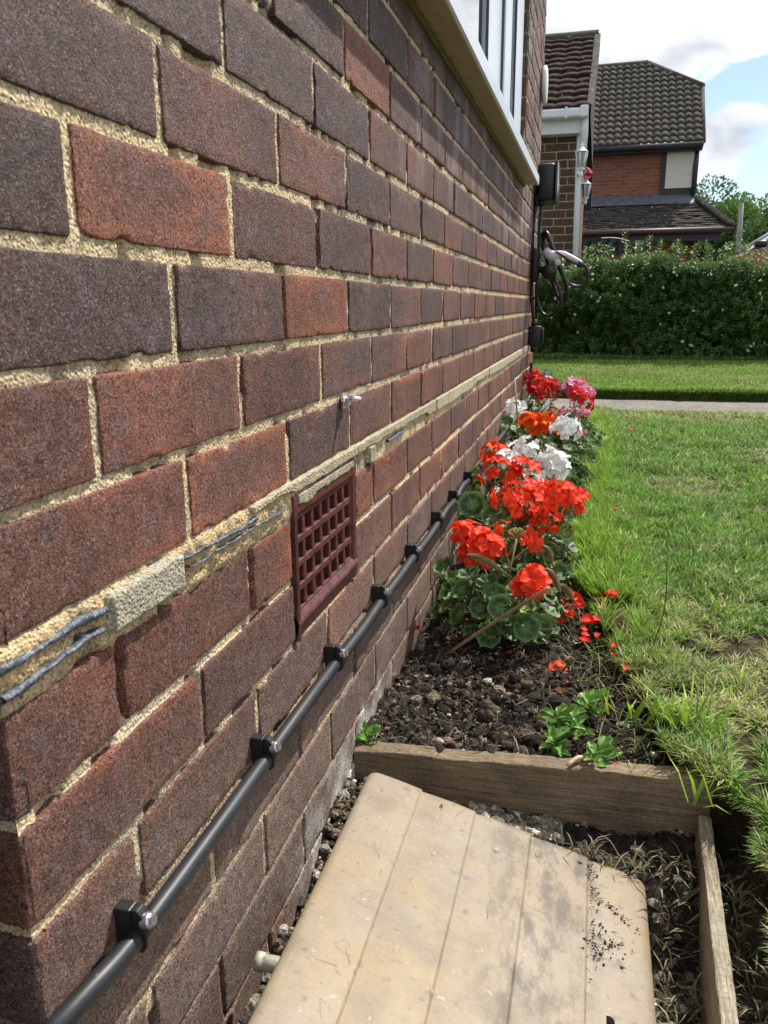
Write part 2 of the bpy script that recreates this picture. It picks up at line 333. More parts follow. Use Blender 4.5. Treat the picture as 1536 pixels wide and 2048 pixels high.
house = thing('brick_house', 'dark red brick house wall with sandy mortar close on the left', 'house', (0, 2.3, -.8))
TOP_K = 28
def build_wall():
    mb = MB(); s = 0
    for k in range(-11, TOP_K+1):
        z0, z1 = row_z(k); off = -.5 if k % 2 else 0.
        c = -1 if not k % 2 else -1.5
        while True:
            s += 1
            y0 = U_0 + (c)*.225; y1 = y0+.225; cc = c
            c += 1
            if y0 > Y1-.02: break
            j = ((s*29) % 13)/13.-.5; j2 = ((s*29+29) % 13)/13.-.5
            a0 = max(y0, Y0)+ (.0038+j*.0020 if y0 > Y0+.01 else .0); a1 = min(y1, Y1)-(.0038-j2*.0020 if y1 < Y1-.01 else 0)
            if a1-a0 < .03: continue
            if z0 > WIN_Z-.02:
                if a1 > WIN_Y0 and a0 < WIN_Y1:
                    if a0 < WIN_Y0: a1 = min(a1, WIN_Y0)
                    elif a1 > WIN_Y1: a0 = max(a0, WIN_Y1)
                    else: continue
                    if a1-a0 < .03: continue
            zt = z1
            if z0 < WIN_Z-.02 < z1: zt = WIN_Z if (a1 > WIN_Y0 and a0 < WIN_Y1) else z1
            r = np.random.default_rng(s*7+(k+20)*131)
            if (k, cc) in OV: t = OV[(k, cc)]
            elif k >= 3: t = r.choice([0, .1, .3, .9, 1.3, 2.1], p=[.28, .22, .18, .17, .10, .05])
            elif k >= 0: t = r.choice([0, .3, .8, 1.3, 1.8, 2.4], p=[.22, .22, .2, .2, .1, .06])
            else: t = r.choice([.3, .8, 1.2, 1.6, 2.0], p=[.25, .25, .2, .2, .1])
            if k <= -5: t = t*.6+.3
            segs = [(a0, a1)]
            if k in (-3, -4):
                segs = []
                if a0 < AB['y0']: segs.append((a0, min(a1, AB['y0']-.003)))
                if a1 > AB['y1']: segs.append((max(a0, AB['y1']+.003), a1))
                segs = [q for q in segs if q[1]-q[0] > .02]
            near = 2 if (a0 < 1.3 and zt < .5) else (1 if a0 < 2.4 and zt < .6 else 0)
            jz = (r.random()-.5)*.0016; ex = .0018 if k < -5 else 0
            for (p, q) in segs: brick(mb, p, q, z0+jz-ex, zt+jz+ex, t, s, map_side, near)
    o = mb.build('wall', M['brick'], house)
    # return wall round the near corner (headers and stretchers), far return
    mb = MB(); s = 5000
    for k in range(-11, 14):
        z0, z1 = row_z(k); a = 0.; first = True
        while a < 1.1:
            wd = (.1025 if k % 2 == 0 else .215) if first else .215
            s += 1; r = np.random.default_rng(s)
            brick(mb, a, a+wd, z0, z1, r.choice([0, .4, 1.2]), s, map_ret, 2 if a < .2 and -8 < k < 3 else 0, False); a += wd+.01; first = False
    mb.build('wall', M['brick'], house)
    mb = MB(); s = 8000
    for k in range(-9, TOP_K+1):
        z0, z1 = row_z(k); a = 0.
        while a < 1.4:
            wd = .215; s += 1; r = np.random.default_rng(s)
            brick(mb, a, a+wd, z0, z1, r.choice([0, .4, 1.2]), s, map_far, 0, False); a += wd+.01
    # flip orientation is irrelevant for a two-sided surface
    mb.build('wall', M['brick'], house)
    # mortar bed behind the bricks
    def mcol(y, z):
        c = np.array((.65, .515, .32))*np.ones((y.size, 3)); n = fbm(y*30, z*30, 7, 3, 21)[:, None]; g = fbm(y*6, z*9, 3, 3, 22)[:, None]
        c = c*(.78+.5*n); gg = sst(.45, .65, g)*.5; c = c*(1-gg)+np.array((.40, .37, .30))*gg
        low = sst(-.40, -.62, z)[:, None]*.45; c = c*(1-low)+np.array((.27, .22, .15))*low
        og = (sst(-.235, -.205, z)*sst(-.175, -.195, z))[:, None]*.6*sst(1.2, .6, y)[:, None]; c = c*(1-og)+np.array((.52, .35, .15))*og
        m = lime_mask(y, z)[:, None]*.85; c = c*(1-m)+np.array((.60, .57, .52))*m
        return c
    ya = np.unique(np.concatenate([np.arange(Y0+.002, 1.25, .0024), np.arange(1.25, 2.2, .005), np.arange(2.2, Y1-.003, .012), [Y1-.003]]))
    za = np.unique(np.concatenate([np.arange(-.86, -.3, .0028), np.arange(-.3, .42, .0024), np.arange(.42, 2.1, .010)]))
    A, B = np.meshgrid(ya, za, indexing='ij')
    x = -.0026 + (fbm(A*55, B*55, 0, 3, 31)-.5)*.0020 + (fbm(A*260, B*260, 0, 2, 33)-.5)*.0016
    hol = sst(.58, .72, fbm(A*38, B*16, 4, 2, 35)); x -= .006*hol            # patches where the pointing has fallen back
    dpc = sst(-.228, -.218, B)*sst(-.182, -.190, B)*sst(.9, .7, A); x += .0035*dpc + dpc*(fbm(A*90, B*90, 0, 3, 37)-.5)*.008
    P = map_side(x, A, B); idx = np.arange(A.size).reshape(A.shape)
    q = np.stack([idx[:-1, :-1], idx[1:, :-1], idx[1:, 1:], idx[:-1, 1:]], -1).reshape(-1, 4)
    ac, bc = A.ravel()[q].mean(1), B.ravel()[q].mean(1)
    keep = ~(((ac > AB['y0']+.002) & (ac < AB['y1']-.002) & (bc > AB['z0']+.002) & (bc < AB['z1']-.004)) | ((ac > WIN_Y0) & (ac < WIN_Y1) & (bc > WIN_Z-.004)))
    mesh_np('mortar_joint', P.reshape(-1, 3), q[keep], M['mortar'], house, mcol(A.ravel(), B.ravel()))
    mb = MB(); a = np.arange(.003, 1.1, .006); z = np.arange(-.86, 1.0, .006); A, B = np.meshgrid(a, z, indexing='ij')
    mb.grid(map_ret(-.004+(fbm(A*80, B*80, 0, 3, 31)-.5)*.004, A, B), mcol(A.ravel(), B.ravel()).reshape(*A.shape, 3))
    mb.build('mortar_joint', M['mortar'], house); mb = MB(); a = np.array([.003, 1.4]); z = np.array([-.86, 2.1]); A, B = np.meshgrid(a, z, indexing='ij'); mb.grid(map_far(-.004+A*0, A, B), mcol(A.ravel(), B.ravel()).reshape(*A.shape, 3))
    mb.build('mortar_joint', M['mortar'], house)
build_wall()
def build_shade_wall():  # unseen wall and cover added only to darken the near return face
    mb = MB(); mb.box((-.757, Y0-.128, .35), (1.5, .10, 2.5)); mb.box((-1.52, Y0-.035, .35), (.01, .09, 2.5)); mb.box((-.757, Y0-.037, 1.55), (1.5, .075, .05)); o = mb.build('added_shade_wall', M['brick'], house, smooth=False)
    a = o.data.color_attributes.new('Col', 'FLOAT_COLOR', 'POINT'); a.data.foreach_set('color', np.tile(np.array((.09, .05, .045, 1), np.float32), len(o.data.vertices)))
build_shade_wall()

def cement_piece(y0, y1, topf, botf, xf, h=.003, name='cement_patch', label=None, col=(.42, .37, .26), seed=1, end=.006):
    a = np.linspace(y0, y1, int((y1-y0)/h)+2); n = 16
    A = np.repeat(a[:, None], n, 1); T = topf(a); Bt = botf(a); s = np.linspace(0, 1, n)[None]; s = s*s*(3-2*s)*.5+s*.5
    B = T[:, None]*(1-s)+Bt[:, None]*s
    d = np.minimum(np.minimum(T[:, None]-B, B-Bt[:, None]), np.minimum(A-y0, y1-A)*1.0)
    x = xf + (fbm(A*60, B*60, seed, 3, seed)-.5)*.0016 + (fbm(A*300, B*300, seed, 2, seed)-.5)*.0009 - (xf+.012)*sst(.0022, 0, d)
    c = np.array(col)*(.8+.45*fbm(A*25, B*40, seed, 3, seed+1))[..., None]
    mb = MB(); mb.grid(map_side(x, A, B), c); o = mb.build(name, M['cement'], house)
    if label: o['label'] = label
TOPZ = lambda a: -.1835 + 0*a
nn = lambda a, f, s: (fbm(a*f, 0*a, s, 3, s)-.5)*2
cement_piece(.437, .538, lambda a: -.1855+.001*nn(a, 60, 3), lambda a: -.2165+.001*nn(a, 60, 4), .0070, label='grey cement block patch bridging the open joint', col=(.40, .37, .29), seed=11, h=.002)
cement_piece(.677, 1.03, lambda a: -.1825+.0015*nn(a, 60, 5), lambda a: -.1925-.006*sst(.76, .80, a)-.002*nn(a, 50, 6), .0045, seed=13, label='upper grey cement smear over the air brick', h=.0022)
cement_piece(.80, 1.012, lambda a: -.1995+.0008*nn(a, 60, 5), lambda a: -.2125-.003*nn(a, 30, 6)-.006*sst(.86, .84, a)*sst(.80, .83, a), .0035, seed=15, label='lower grey cement smear below a hairline crack', h=.0022)
cement_piece(1.03, 1.20, lambda a: -.183+.001*nn(a, 60, 5), lambda a: -.198-.003*nn(a, 40, 6), .004, seed=17)
cement_piece(1.088, 1.118, lambda a: -.196+.001*nn(a, 60, 5), lambda a: -.222-.003*nn(a, 60, 6), .006, seed=18, h=.002)
cement_piece(1.20, 1.60, lambda a: -.1835+.001*nn(a, 40, 5), lambda a: -.200-.003*nn(a, 25, 8)-.010*sst(1.50, 1.53, a), .003, seed=19)
cement_piece(1.605, 2.45, lambda a: -.1835+.001*nn(a, 40, 5), lambda a: -.212-.005*nn(a, 14, 9)+.006*sst(2.1, 2.2, a), .003, seed=21, h=.006, col=(.46, .41, .29))
cement_piece(2.455, Y1-.01, lambda a: -.1835+.001*nn(a, 30, 5), lambda a: -.2125-.006*nn(a, 9, 9), .003, seed=23, h=.01, col=(.46, .41, .29))
cement_piece(.74, 1.18, lambda a: -.735+.05*sst(.75, .86, a)+.045*sst(.88, 1.04, a)-.03*sst(1.12, 1.18, a)+.012*nn(a, 22, 5), lambda a: -.79+0*a, .0016, seed=31, h=.003, col=(.62, .59, .54), label='whitish lime crust along the foot of the wall')
def dpc_strip(y0, y1, z0, z1, th, seed):
    a = np.arange(y0, y1, .0022); n = 7; t = np.linspace(-1, 1, n)
    zc = z0+(z1-z0)*(a-y0)/(y1-y0)+.0014*nn(a, 30, seed)+.0008*nn(a, 150, seed+1); hw = th*(.6+.8*fbm(a*50, 0*a, seed, 2, seed+3))
    A = np.repeat(a[:, None], n, 1); B = zc[:, None]+hw[:, None]*t[None]
    x = .0052*(1-t[None]**2)-.0005+.0012*nn(A*1., 90, seed)+(fbm(A*120, B*500, seed, 2, 5)-.5)*.003-.004*(np.abs(t[None]) > .9)
    mb = MB(); mb.grid(map_side(x, A, B)); mb.build('damp_proof_strip', M['bitumen'], house)
dpc_strip(Y0, .437, -.1945, -.1955, .0036, 3); dpc_strip(Y0, .432, -.2115, -.2075, .0032, 4)
dpc_strip(.540, .688, -.1935, -.1985, .0024, 5); dpc_strip(.552, .765, -.2040, -.2065, .0013, 6)
dpc_strip(1.205, 1.33, -.2060, -.2070, .0022, 7)

# ---- air brick
def build_air_brick():
    y0, y1, z0, z1 = AB['y0'], AB['y1'], AB['z0']+.001, AB['z1']-.001
    mb = MB(); nc, nr = 7, 4
    fy0, fy1, fz0, fz1 = y0+.012, y1-.016, z0+.030, z1-.026       # grid field
    ys = []; w = (fy1-fy0)/nc
    for i in range(nc): ys += [fy0+i*w+.004, fy0+(i+1)*w-.004]
    zs = []; h = (fz1-fz0)/nr
    for i in range(nr): zs += [fz0+i*h+.0035, fz0+(i+1)*h-.0045]
    ya = [fy0]+ys+[fy1]; za = [fz0]+zs+[fz1]; ya[0] -= .001
    xg = -.002
    def bar(a0, a1, b0, b1, xf, dep=.035, bev=.0012): mb.box(((xf-dep+xf)/2, (a0+a1)/2, (b0+b1)/2), (dep, a1-a0, b1-b0), bev)
    for i in range(0, len(ya), 2): bar(ya[i]-.0003, ya[i+1]+.0003, fz0, fz1, xg-.0004)
    for i in range(0, len(za), 2): bar(fy0-.001, fy1+.001, za[i]-.0003, za[i+1]+.0003, xg)
    # frame with chamfers
    def prism(sec, axis, a0, a1):
        n = len(sec); V = []
        for a in (a0, a1):
            for (x, t) in sec: V.append((x, a, t) if axis == 'y' else (x, t, a))
        i = np.arange(n); j = (i+1) % n; mb.add(V, [np.stack([i, j, j+n, i+n], -1), np.array([list(range(n))[::-1]]), np.array([list(range(n, 2*n))])])
    prism([(-.03, fz0+.001), (-.002, fz0+.001), (.0035, fz0-.006), (.0045, fz0-.009), (-.0005, z0+.004), (-.002, z0), (-.03, z0)], 'y', y0, y1-.0015)
    prism([(-.03, fz1-.001), (-.001, fz1-.001), (.002, fz1+.006), (.002, z1-.003), (0, z1), (-.03, z1)], 'y', y0+.0006, y1-.0006)
    prism([(-.03, fy0+.001), (-.002, fy0+.001), (.002, fy0-.003), (.004, fy0-.006), (.003, y0), (-.03, y0)], 'z', z0+.0006, z1-.0006)
    prism([(-.03, fy1-.001), (-.002, fy1-.001), (.001, fy1+.004), (.0015, y1-.003), (-.001, y1), (-.03, y1)], 'z', z0+.0012, z1-.0012)
    t = mb.build('air_brick', M['terracotta'], house, smooth=False); t['label'] = 'dark red terracotta air brick with four rows of slots'
    mk = MB(); mk.box((-.06, (y0+y1)/2, (z0+z1)/2), (.01, y1-y0, z1-z0)); mk.build('cavity_back', M['gasket'], t)
    for yy in (y0-.002, y1+.002):
        mk = MB(); mk.box((-.035, yy, (z0+z1)/2), (.05, .003, z1-z0)); mk.build('cavity_side', M['bitumen'], t)
build_air_brick()

# ---- window and sill
def build_window():
    zs = WIN_Z+.018; zt = 2.0
    sill = MB()
    prof = [(-.06, zs+.012), (.050, zs-.002), (.0585, zs-.006), (.060, zs-.010), (.0595, zs-.040), (.056, zs-.043), (.053, zs-.043), (.053, zs-.036), (-.06, zs-.036)]
    n = len(prof); V = [(x, WIN_Y0-.04, z) for x, z in prof]+[(x, 3.415, z) for x, z in prof]; i = np.arange(n); j = (i+1) % n
    sill.add(V, [np.stack([i, j, j+n, i+n], -1), np.array([list(range(n))[::-1]]), np.array([list(range(n, 2*n))])])
    wn = MB(); X = -.028
    frames = [(WIN_Y0, WIN_Y0+.07), (2.39, 2.56), (2.565, 2.77), (2.80, 2.93), (3.20, 3.27), (3.28, 3.43)]
    def fr(y0, y1, z0, z1, x0, x1, mb=wn): mb.box(((x0+x1)/2, (y0+y1)/2, (z0+z1)/2), (x1-x0, y1-y0, z1-z0), .003)
    mp = thing  # noqa
    fr(WIN_Y0, 3.43, zs, zs+.055, -.09, X); fr(WIN_Y0, 3.43, zt-.06, zt, -.09, X)
    fr(WIN_Y0, WIN_Y0+.06, zs+.055, zt-.06, -.09, X)
    fr(2.545, 2.79, zs+.055, zt-.06, -.09, X); fr(3.37, 3.43, zs+.055, zt-.06, -.09, X)
    w0 = wn.build('window_frame', M['upvc'], house, smooth=False); w0['label'] = 'white plastic window frame with reflecting panes'
    s = sill.build('sill', M['upvc'], w0, smooth=False)
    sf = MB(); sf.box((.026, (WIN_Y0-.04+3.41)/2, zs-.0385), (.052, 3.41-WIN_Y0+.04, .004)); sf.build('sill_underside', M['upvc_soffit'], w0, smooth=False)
    # bead of mortar under the sill
    a = np.arange(WIN_Y0-.02, 3.40, .006); mb = MB(); mb.tube(np.stack([.002+.0015*nn(a, 30, 2), a, zs-.0445+.002*nn(a, 20, 3)], -1), .006*(.7+.6*fbm(a*30, 0*a, 1, 2, 4)), 7, (.20, .19, .07)); mb.build('mortar_bead', M['cement'], w0)
    YA = lambda y: y+(.18 if y > 2 else .055); YBB = lambda y: y-(.14 if y < 3 else .24)
    # two sashes with gaskets and panes
    for (y0, y1, xo) in ((WIN_Y0+.063, 2.542, X+.012), (2.793, 3.367, X+.012)):
        f = MB(); b0, b1 = zs+.058, zt-.063
        for q in ((y0, YA(y0), b0, b1), (YBB(y1), y1, b0, b1)): f.box(((xo-.05+xo)/2, (q[0]+q[1])/2, (q[2]+q[3])/2), (.05, q[1]-q[0], q[3]-q[2]), .004)
        for q in ((YA(y0), YBB(y1), b0, b0+.06), (YA(y0), YBB(y1), b1-.06, b1)): f.box(((xo-.05+xo)/2, (q[0]+q[1])/2, (q[2]+q[3])/2), (.05, q[1]-q[0], q[3]-q[2]), .004)
        sa = f.build('sash', M['upvc'], w0, smooth=False)
        g = MB()
        for yy in (y0-.0015, y1+.0015): g = MB(); g.box((X+.001, yy, (b0+b1)/2), (.012, .004, b1-b0)); g.build('gasket', M['gasket'], sa, smooth=False)
        yb = YBB(y1)
        for yy in (YA(y0)+.002, yb-.003): g = MB(); g.box((xo-.004, yy, (b0+b1)/2), (.007, .004, b1-b0-.12)); g.build('gasket', M['gasket'], sa, smooth=False)
        p = MB(); p.box((xo-.017, (y0+yb+.05)/2, (b0+b1)/2), (.006, yb-y0-.05, b1-b0-.118)); p.build('pane', M['glass'], sa, smooth=False)
    rv = MB(); zz = np.arange(WIN_Z, zt, .004); xx = np.linspace(-.10, -.0005, 26); A, B = np.meshgrid(xx, zz, indexing='ij')
    kk = np.floor((B-V_0)/.075); jf = (B-V_0)/.075-kk; mo = (np.abs(jf-.5) > .435)
    c = np.where(mo[..., None], np.array((.42, .32, .18)), np.where((kk % 3 == 0)[..., None], BRN, PUR))
    rv.grid(np.stack([A, WIN_Y1+.002+.003*mo+(fbm(A*200, B*200, 0, 2, 1)-.5)*.003, B], -1), c, True)
    rv.build('window_reveal', M['brick'], house)
build_window()

# ------------------------------------------------------------------ ground
M['soil'] = mat('damp_soil', vcol=True, rough=.95, spec=.15, noise=[(60, .6, 1.4), (300, .5, 1.6)], bump=[(120, 1., .006), (500, .8, .003)])
M['grass'] = mat('grass_blade', vcol=True, rough=.5, spec=.3, trans=.38)
M['concrete'] = mat('path_concrete', (.185, .165, .14), .9, noise=[(5, .8, 1.15), (60, .75, 1.25), (400, .7, 1.3)], bump=[(90, .8, .006), (400, .6, .003)], mottle=[(30, (.09, .085, .075), .52, .64), (110, (.36, .34, .32), .62, .68)])
def wood(name, base, dark, ax):
    m = mat(name, base, .8, spec=.2, noise=[(220, .8, 1.2), (9, .8, 1.15)], bump=[(260, .5, .002)], mottle=[(7, dark, .45, .75)])
    nt = m.node_tree; N = nt.nodes; L = nt.links; b = N['Principled BSDF']; src = b.inputs['Base Color'].links[0].from_socket
    tc = N.new('ShaderNodeTexCoord'); mp = N.new('ShaderNodeMapping'); sc = [420, 420, 420]; sc[ax] = 12; mp.inputs['Scale'].default_value = sc; L.new(tc.outputs['Object'], mp.inputs[0])
    n = N.new('ShaderNodeTexNoise'); n.inputs['Scale'].default_value = 1; n.inputs['Detail'].default_value = 4; n.inputs['Distortion'].default_value = .6; L.new(mp.outputs[0], n.inputs['Vector'])
    mr = N.new('ShaderNodeMapRange'); mr.inputs[1].default_value = .3; mr.inputs[2].default_value = .7; mr.inputs[3].default_value = .55; mr.inputs[4].default_value = 1.3; L.new(n.outputs['Fac'], mr.inputs[0])
    v = N.new('ShaderNodeVectorMath'); v.operation = 'SCALE'; L.new(src, v.inputs[0]); L.new(mr.outputs[0], v.inputs['Scale']); L.new(v.outputs[0], b.inputs['Base Color'])
    bp = N.new('ShaderNodeBump'); bp.inputs['Strength'].default_value = .7; bp.inputs['Distance'].default_value = .002; L.new(n.outputs['Fac'], bp.inputs['Height']); L.new(b.inputs['Normal'].links[0].from_socket, bp.inputs['Normal']); L.new(bp.outputs[0], b.inputs['Normal'])
    return m
M['wood'] = wood('weathered_timber', (.25, .19, .125), (.09, .065, .045), 0)
M['wood_y'] = wood('weathered_timber_side', (.33, .29, .22), (.16, .12, .08), 1)

XBY = [(.0, .545), (.85, .545), (.93, .56), (.985, .505), (1.04, .455), (1.2, .43), (1.37, .40), (1.66, .335), (2., .305), (2.9, .295), (4.2, .31), (4.9, .32)]
def xb(Y): Y = np.asarray(Y, float); return np.interp(Y, [p[0] for p in XBY], [p[1] for p in XBY]) + .018*(vnoise(Y*14, 0*Y, 0, 3)-.5)*2
LAWN_Z = -.602
_bl, _br = atX(712, 1500, .004), atY(1436, 1594, .965)
def BY(X): return _bl[1]+.016+0*X
def soil_z(X, Y):
    b = -.640 + (fbm(X*9, Y*9, 0, 2, 2)-.5)*.03 + (fbm(X*50, Y*50, 0, 3, 4)-.5)*.024 + (fbm(X*190, Y*190, 0, 2, 6)-.5)*.012 + .014*sst(1.5, 2.2, Y)
    pit = -.745 + .045*sst(.80, .905, Y) + .02*sst(.05, .02, X) + (fbm(X*20, Y*20, 0, 3, 7)-.5)*.035 + (fbm(X*150, Y*150, 0, 2, 8)-.5)*.012
    tr = -.700 + (fbm(X*30, Y*30, 0, 3, 9)-.5)*.03 + .075*sst(.50, .56, X+.02*(vnoise(X*30, Y*30, 0, 4)-.5))
    z = np.where(Y > BY(X), b, np.where(X < .478, pit, tr)); return z
def build_soil():
    xs = np.unique(np.concatenate([np.arange(-.004, .62, .0045), [.7, 1.2]])); ys = np.unique(np.concatenate([np.arange(.1, 1.7, .0045), np.arange(1.7, 4.3, .010), np.arange(4.3, 4.82, .02)]))
    A, B = np.meshgrid(xs, ys, indexing='ij'); z = soil_z(A, B); z = np.where(A > xb(B)+.05, np.minimum(z, LAWN_Z-.02), z)
    n = fbm(A*14, B*14, 0, 3, 11)[..., None]
    c = np.array((.026, .022, .019))*(.6+.9*n) + np.array((.035, .024, .014))*sst(.5, .75, fbm(A*40, B*40, 0, 2, 13))[..., None]*.8
    mb = MB(); mb.grid(np.stack([A, B, z], -1), c)
    tag(mb.build('flower_bed_soil', M['soil']), kind='structure')
    mb = MB(); ys = np.arange(-.6, 4.83, .03); t = np.concatenate([[0, .001], np.linspace(.004, 1, 60)**1.4]); T, B = np.meshgrid(t, ys, indexing='ij')
    X = xb(B)+T*(7-xb(B)); z = LAWN_Z+(fbm(X*4, B*4, 0, 2, 31)-.5)*.02; z[0] = -.70; mb.grid(np.stack([X, B, z], -1), np.array((.045, .036, .018))*(.7+.6*fbm(X*9, B*9, 0, 3, 3))[..., None])
    tag(mb.build('lawn', M['soil']), kind='structure')
    # path
    xs = np.arange(-3, 7, .05); ys = np.linspace(4.815, 5.50, 16); A, B = np.meshgrid(xs, ys, indexing='ij'); z = -.603+(fbm(A*6, B*6, 0, 3, 5)-.5)*.010
    z[:, 0] = -.66; z[:, -1] = -.66; z -= .005*(np.abs(((A+.36) % 1.2)-.6) > .585)
    mb = MB(); mb.grid(np.stack([A, B, z], -1)); tag(mb.build('path', M['concrete']), kind='structure')
    xs = np.arange(-4, 8, .08); ys = np.concatenate([[5.47, 5.475], np.linspace(5.49, 7.9, 40)]); A, B = np.meshgrid(xs, ys, indexing='ij'); z = farz(A, B); z[:, 0] = -.66
    mb = MB(); mb.grid(np.stack([A, B, z], -1), np.array((.060, .075, .022))*(.7+.6*fbm(A*5, B*5, 0, 3, 3))[..., None]); o = tag(mb.build('lawn', M['soil']), kind='structure')
    mb = MB(); R = 900; mb.add([(-R, -R, -.97), (R, -R, -.97), (R, R, -.97), (-R, R, -.97)], np.array([[0, 1, 2, 3]]), (.06, .08, .03)); tag(mb.build('ground', M['soil']), kind='structure')
    mb = MB(); mb.add([(-40, 7.9, -.47), (60, 7.9, -.47), (60, 80, -.34), (-40, 80, -.34)], np.array([[0, 1, 2, 3]]), (.07, .07, .07)); tag(mb.build('driveway', M['soil']), kind='structure')
def farz(A, B): return -.548 + (B-5.47)*.048 + (fbm(A*2, B*2, 0, 2, 33)-.5)*.03
build_soil()

def blades(mb, P, L, W, lean, az, col, curl=.4):
    """P (n,3) roots; L length; W width; lean 0..1 (1 = flat); az direction of lean; col (n,3)"""
    n = len(P); d = np.stack([np.cos(az), np.sin(az)], -1); th = lean*1.45
    side = np.stack([-np.sin(az+.6), np.cos(az+.6), 0*az], -1)*(W/2)[:, None]
    def pt(t):   # bends over towards the tip
        a = th*(.5+.5*t); h = L*t
        return P + np.stack([d[:, 0]*h*np.sin(a), d[:, 1]*h*np.sin(a), h*np.cos(a)], -1)
    m = pt(.55); tip = pt(1.)
    V = np.stack([P-side, P+side, m-side*.85, m+side*.85, tip], 1).reshape(-1, 3); i = np.arange(n)[:, None]*5
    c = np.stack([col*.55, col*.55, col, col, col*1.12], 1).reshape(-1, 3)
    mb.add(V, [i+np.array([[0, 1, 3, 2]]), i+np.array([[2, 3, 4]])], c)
G_LIME, G_GRN, G_DRK, G_STR, G_BLU = map(np.array, ((.31, .48, .060), (.155, .30, .045), (.060, .14, .028), (.46, .42, .22), (.17, .30, .10)))
def grass_cols(n, X, Y, edge, dry, r):
    k = r.random(n); c = np.where((k < .5)[:, None], G_GRN, np.where((k < .68)[:, None], G_LIME, np.where((k < .84)[:, None], G_DRK, G_BLU)))
    c = c*(1-edge[:, None]*.6)+G_LIME*edge[:, None]*.6
    s = r.random(n) < dry; c = np.where(s[:, None], G_STR*(.7+.6*r.random(n))[:, None], c)
    return c*(.75+.5*r.random(n))[:, None]
def build_grass():
    r = np.random.default_rng(3); mb = MB()
    def field(n, y0, y1, dens=1., wide=.0026, wmul=1.):
        Y = y0+(y1-y0)*r.random(n); xr = .30+.26*Y+.22; b = xb(Y)-.012; X = b+(xr-b)*r.random(n)**1.0
        e = X-xb(Y); edge = sst(.20, .03, e)*sst(1.15, 1.5, Y)
        p = fbm(X*3.2, Y*3.2, 0, 3, 41); p2 = fbm(X*11, Y*11, 0, 2, 43)
        dry = np.clip(.03+.42*sst(.54, .66, p)+.22*sst(.56, .7, p2)+.35*sst(4.2, 4.6, Y)+.16*sst(1.9, 1.3, Y)-.5*edge, .01, .7)
        L = (.020+.016*r.random(n))*(1+.5*sst(.45, .3, p)) + edge*(.008+.022*r.random(n)); L = np.where(r.random(n) < .03, L*1.6, L)
        W = wide*(.7+.8*r.random(n))*(1+.25*edge)*wmul
        lean = np.clip(.35+.5*r.random(n)+.15*dry, 0, .98)*(1-.25*edge)
        gap = fbm(X*26, Y*26, 0, 2, 47); keep = gap > .32+.25*dry*(r.random(n))+.10*sst(1.9, 1.3, Y)
        az = r.random(n)*2*np.pi; az = np.where(r.random(n) < edge*.3, np.pi+ 1.6*(r.random(n)-.5), az)
        col = grass_cols(n, X, Y, edge*(r.random(n) < .8), dry, r)*(.72+.62*fbm(X*15, Y*15, 0, 3, 49))[:, None]
        Z = LAWN_Z+(fbm(X*4, Y*4, 0, 2, 31)-.5)*.02-.002
        P = np.stack([X, Y, Z], -1); blades(mb, P[keep], L[keep], W[keep], lean[keep], az[keep], col[keep])
    field(52000, .55, 1.5, wide=.0021); field(70000, 1.5, 2.9, wide=.0025); field(60000, 2.9, 4.85, wide=.0034)
    # lawn edge hanging over the trench
    n = 5200; Y = .40+.62*r.random(n); X = xb(Y)+.012*r.random(n); L = .015+.024*r.random(n)
    blades(mb, np.stack([X, Y, LAWN_Z-.01+0*X], -1), L, .002*(.7+.7*r.random(n)), .45+.55*r.random(n), np.pi+1.6*(r.random(n)-.5), grass_cols(n, X, Y, .3*r.random(n), .22+0*X, r))
    # coarse tufts
    for (px, py, m, L0) in [(1385, 1470, 26, .085), (1430, 1500, 22, .05), (1300, 1440, 10, .05), (1500, 1440, 14, .05), (1450, 1390, 12, .05), (1380, 1590, 9, .06), (1240, 1440, 9, .06), (1200, 1180, 24, .07), (1180, 1120, 24, .07), (1200, 1020, 20, .08), (1190, 960, 20, .08), (1240, 1210, 20, .06), (1290, 1230, 12, .07), (1430, 1240, 16, .06), (1340, 1450, 12, .07), (1260, 1100, 20, .06), (1215, 900, 24, .08)]:
        p = atZ(px, py, LAWN_Z); n = m
        P = p+np.stack([(r.random(n)-.5)*.05, (r.random(n)-.5)*.05, 0*r.random(n)], -1)
        blades(mb, P, L0*(.6+.7*r.random(n)), .0042*(.6+.6*r.random(n)), .25+.55*r.random(n), r.random(n)*6.28, np.where((r.random(n) < .75)[:, None], G_LIME, G_GRN)*(.8+.4*r.random(n))[:, None])
    # stray blades on the bed
    n = 420; Y = 1.0+.9*r.random(n); X = xb(Y)-.10*r.random(n)**1.7
    blades(mb, np.stack([X, Y, soil_z(X, Y)], -1), .03+.05*r.random(n), .0018+0*X, .5+.5*r.random(n), r.random(n)*6.28, grass_cols(n, X, Y, 0*X, .5+0*X, r))
    tag(mb.build('grass', M['grass'], smooth=False), 'short patchy green and straw coloured lawn grass beside the flower bed', 'grass', kind='stuff')
    mb = MB(); n = 90000; Y = 5.50+2.25*r.random(n)**1.15; X = -.7+(1.6+.36*Y)*r.random(n)
    p = fbm(X*2, Y*2, 0, 3, 51); dry = .06+.25*sst(.5, .7, p)
    L = .018+.014*r.random(n)+.012*sst(5.62, 5.5, Y)
    blades(mb, np.stack([X, Y, farz(X, Y)-.002], -1), L, .0050*(.7+.6*r.random(n)), .3+.45*r.random(n), r.random(n)*6.28, grass_cols(n, X, Y, .35+.3*r.random(n), dry, r))
    n = 16000; X = -.7+4.2*r.random(n); Y = 5.468+.03*r.random(n)
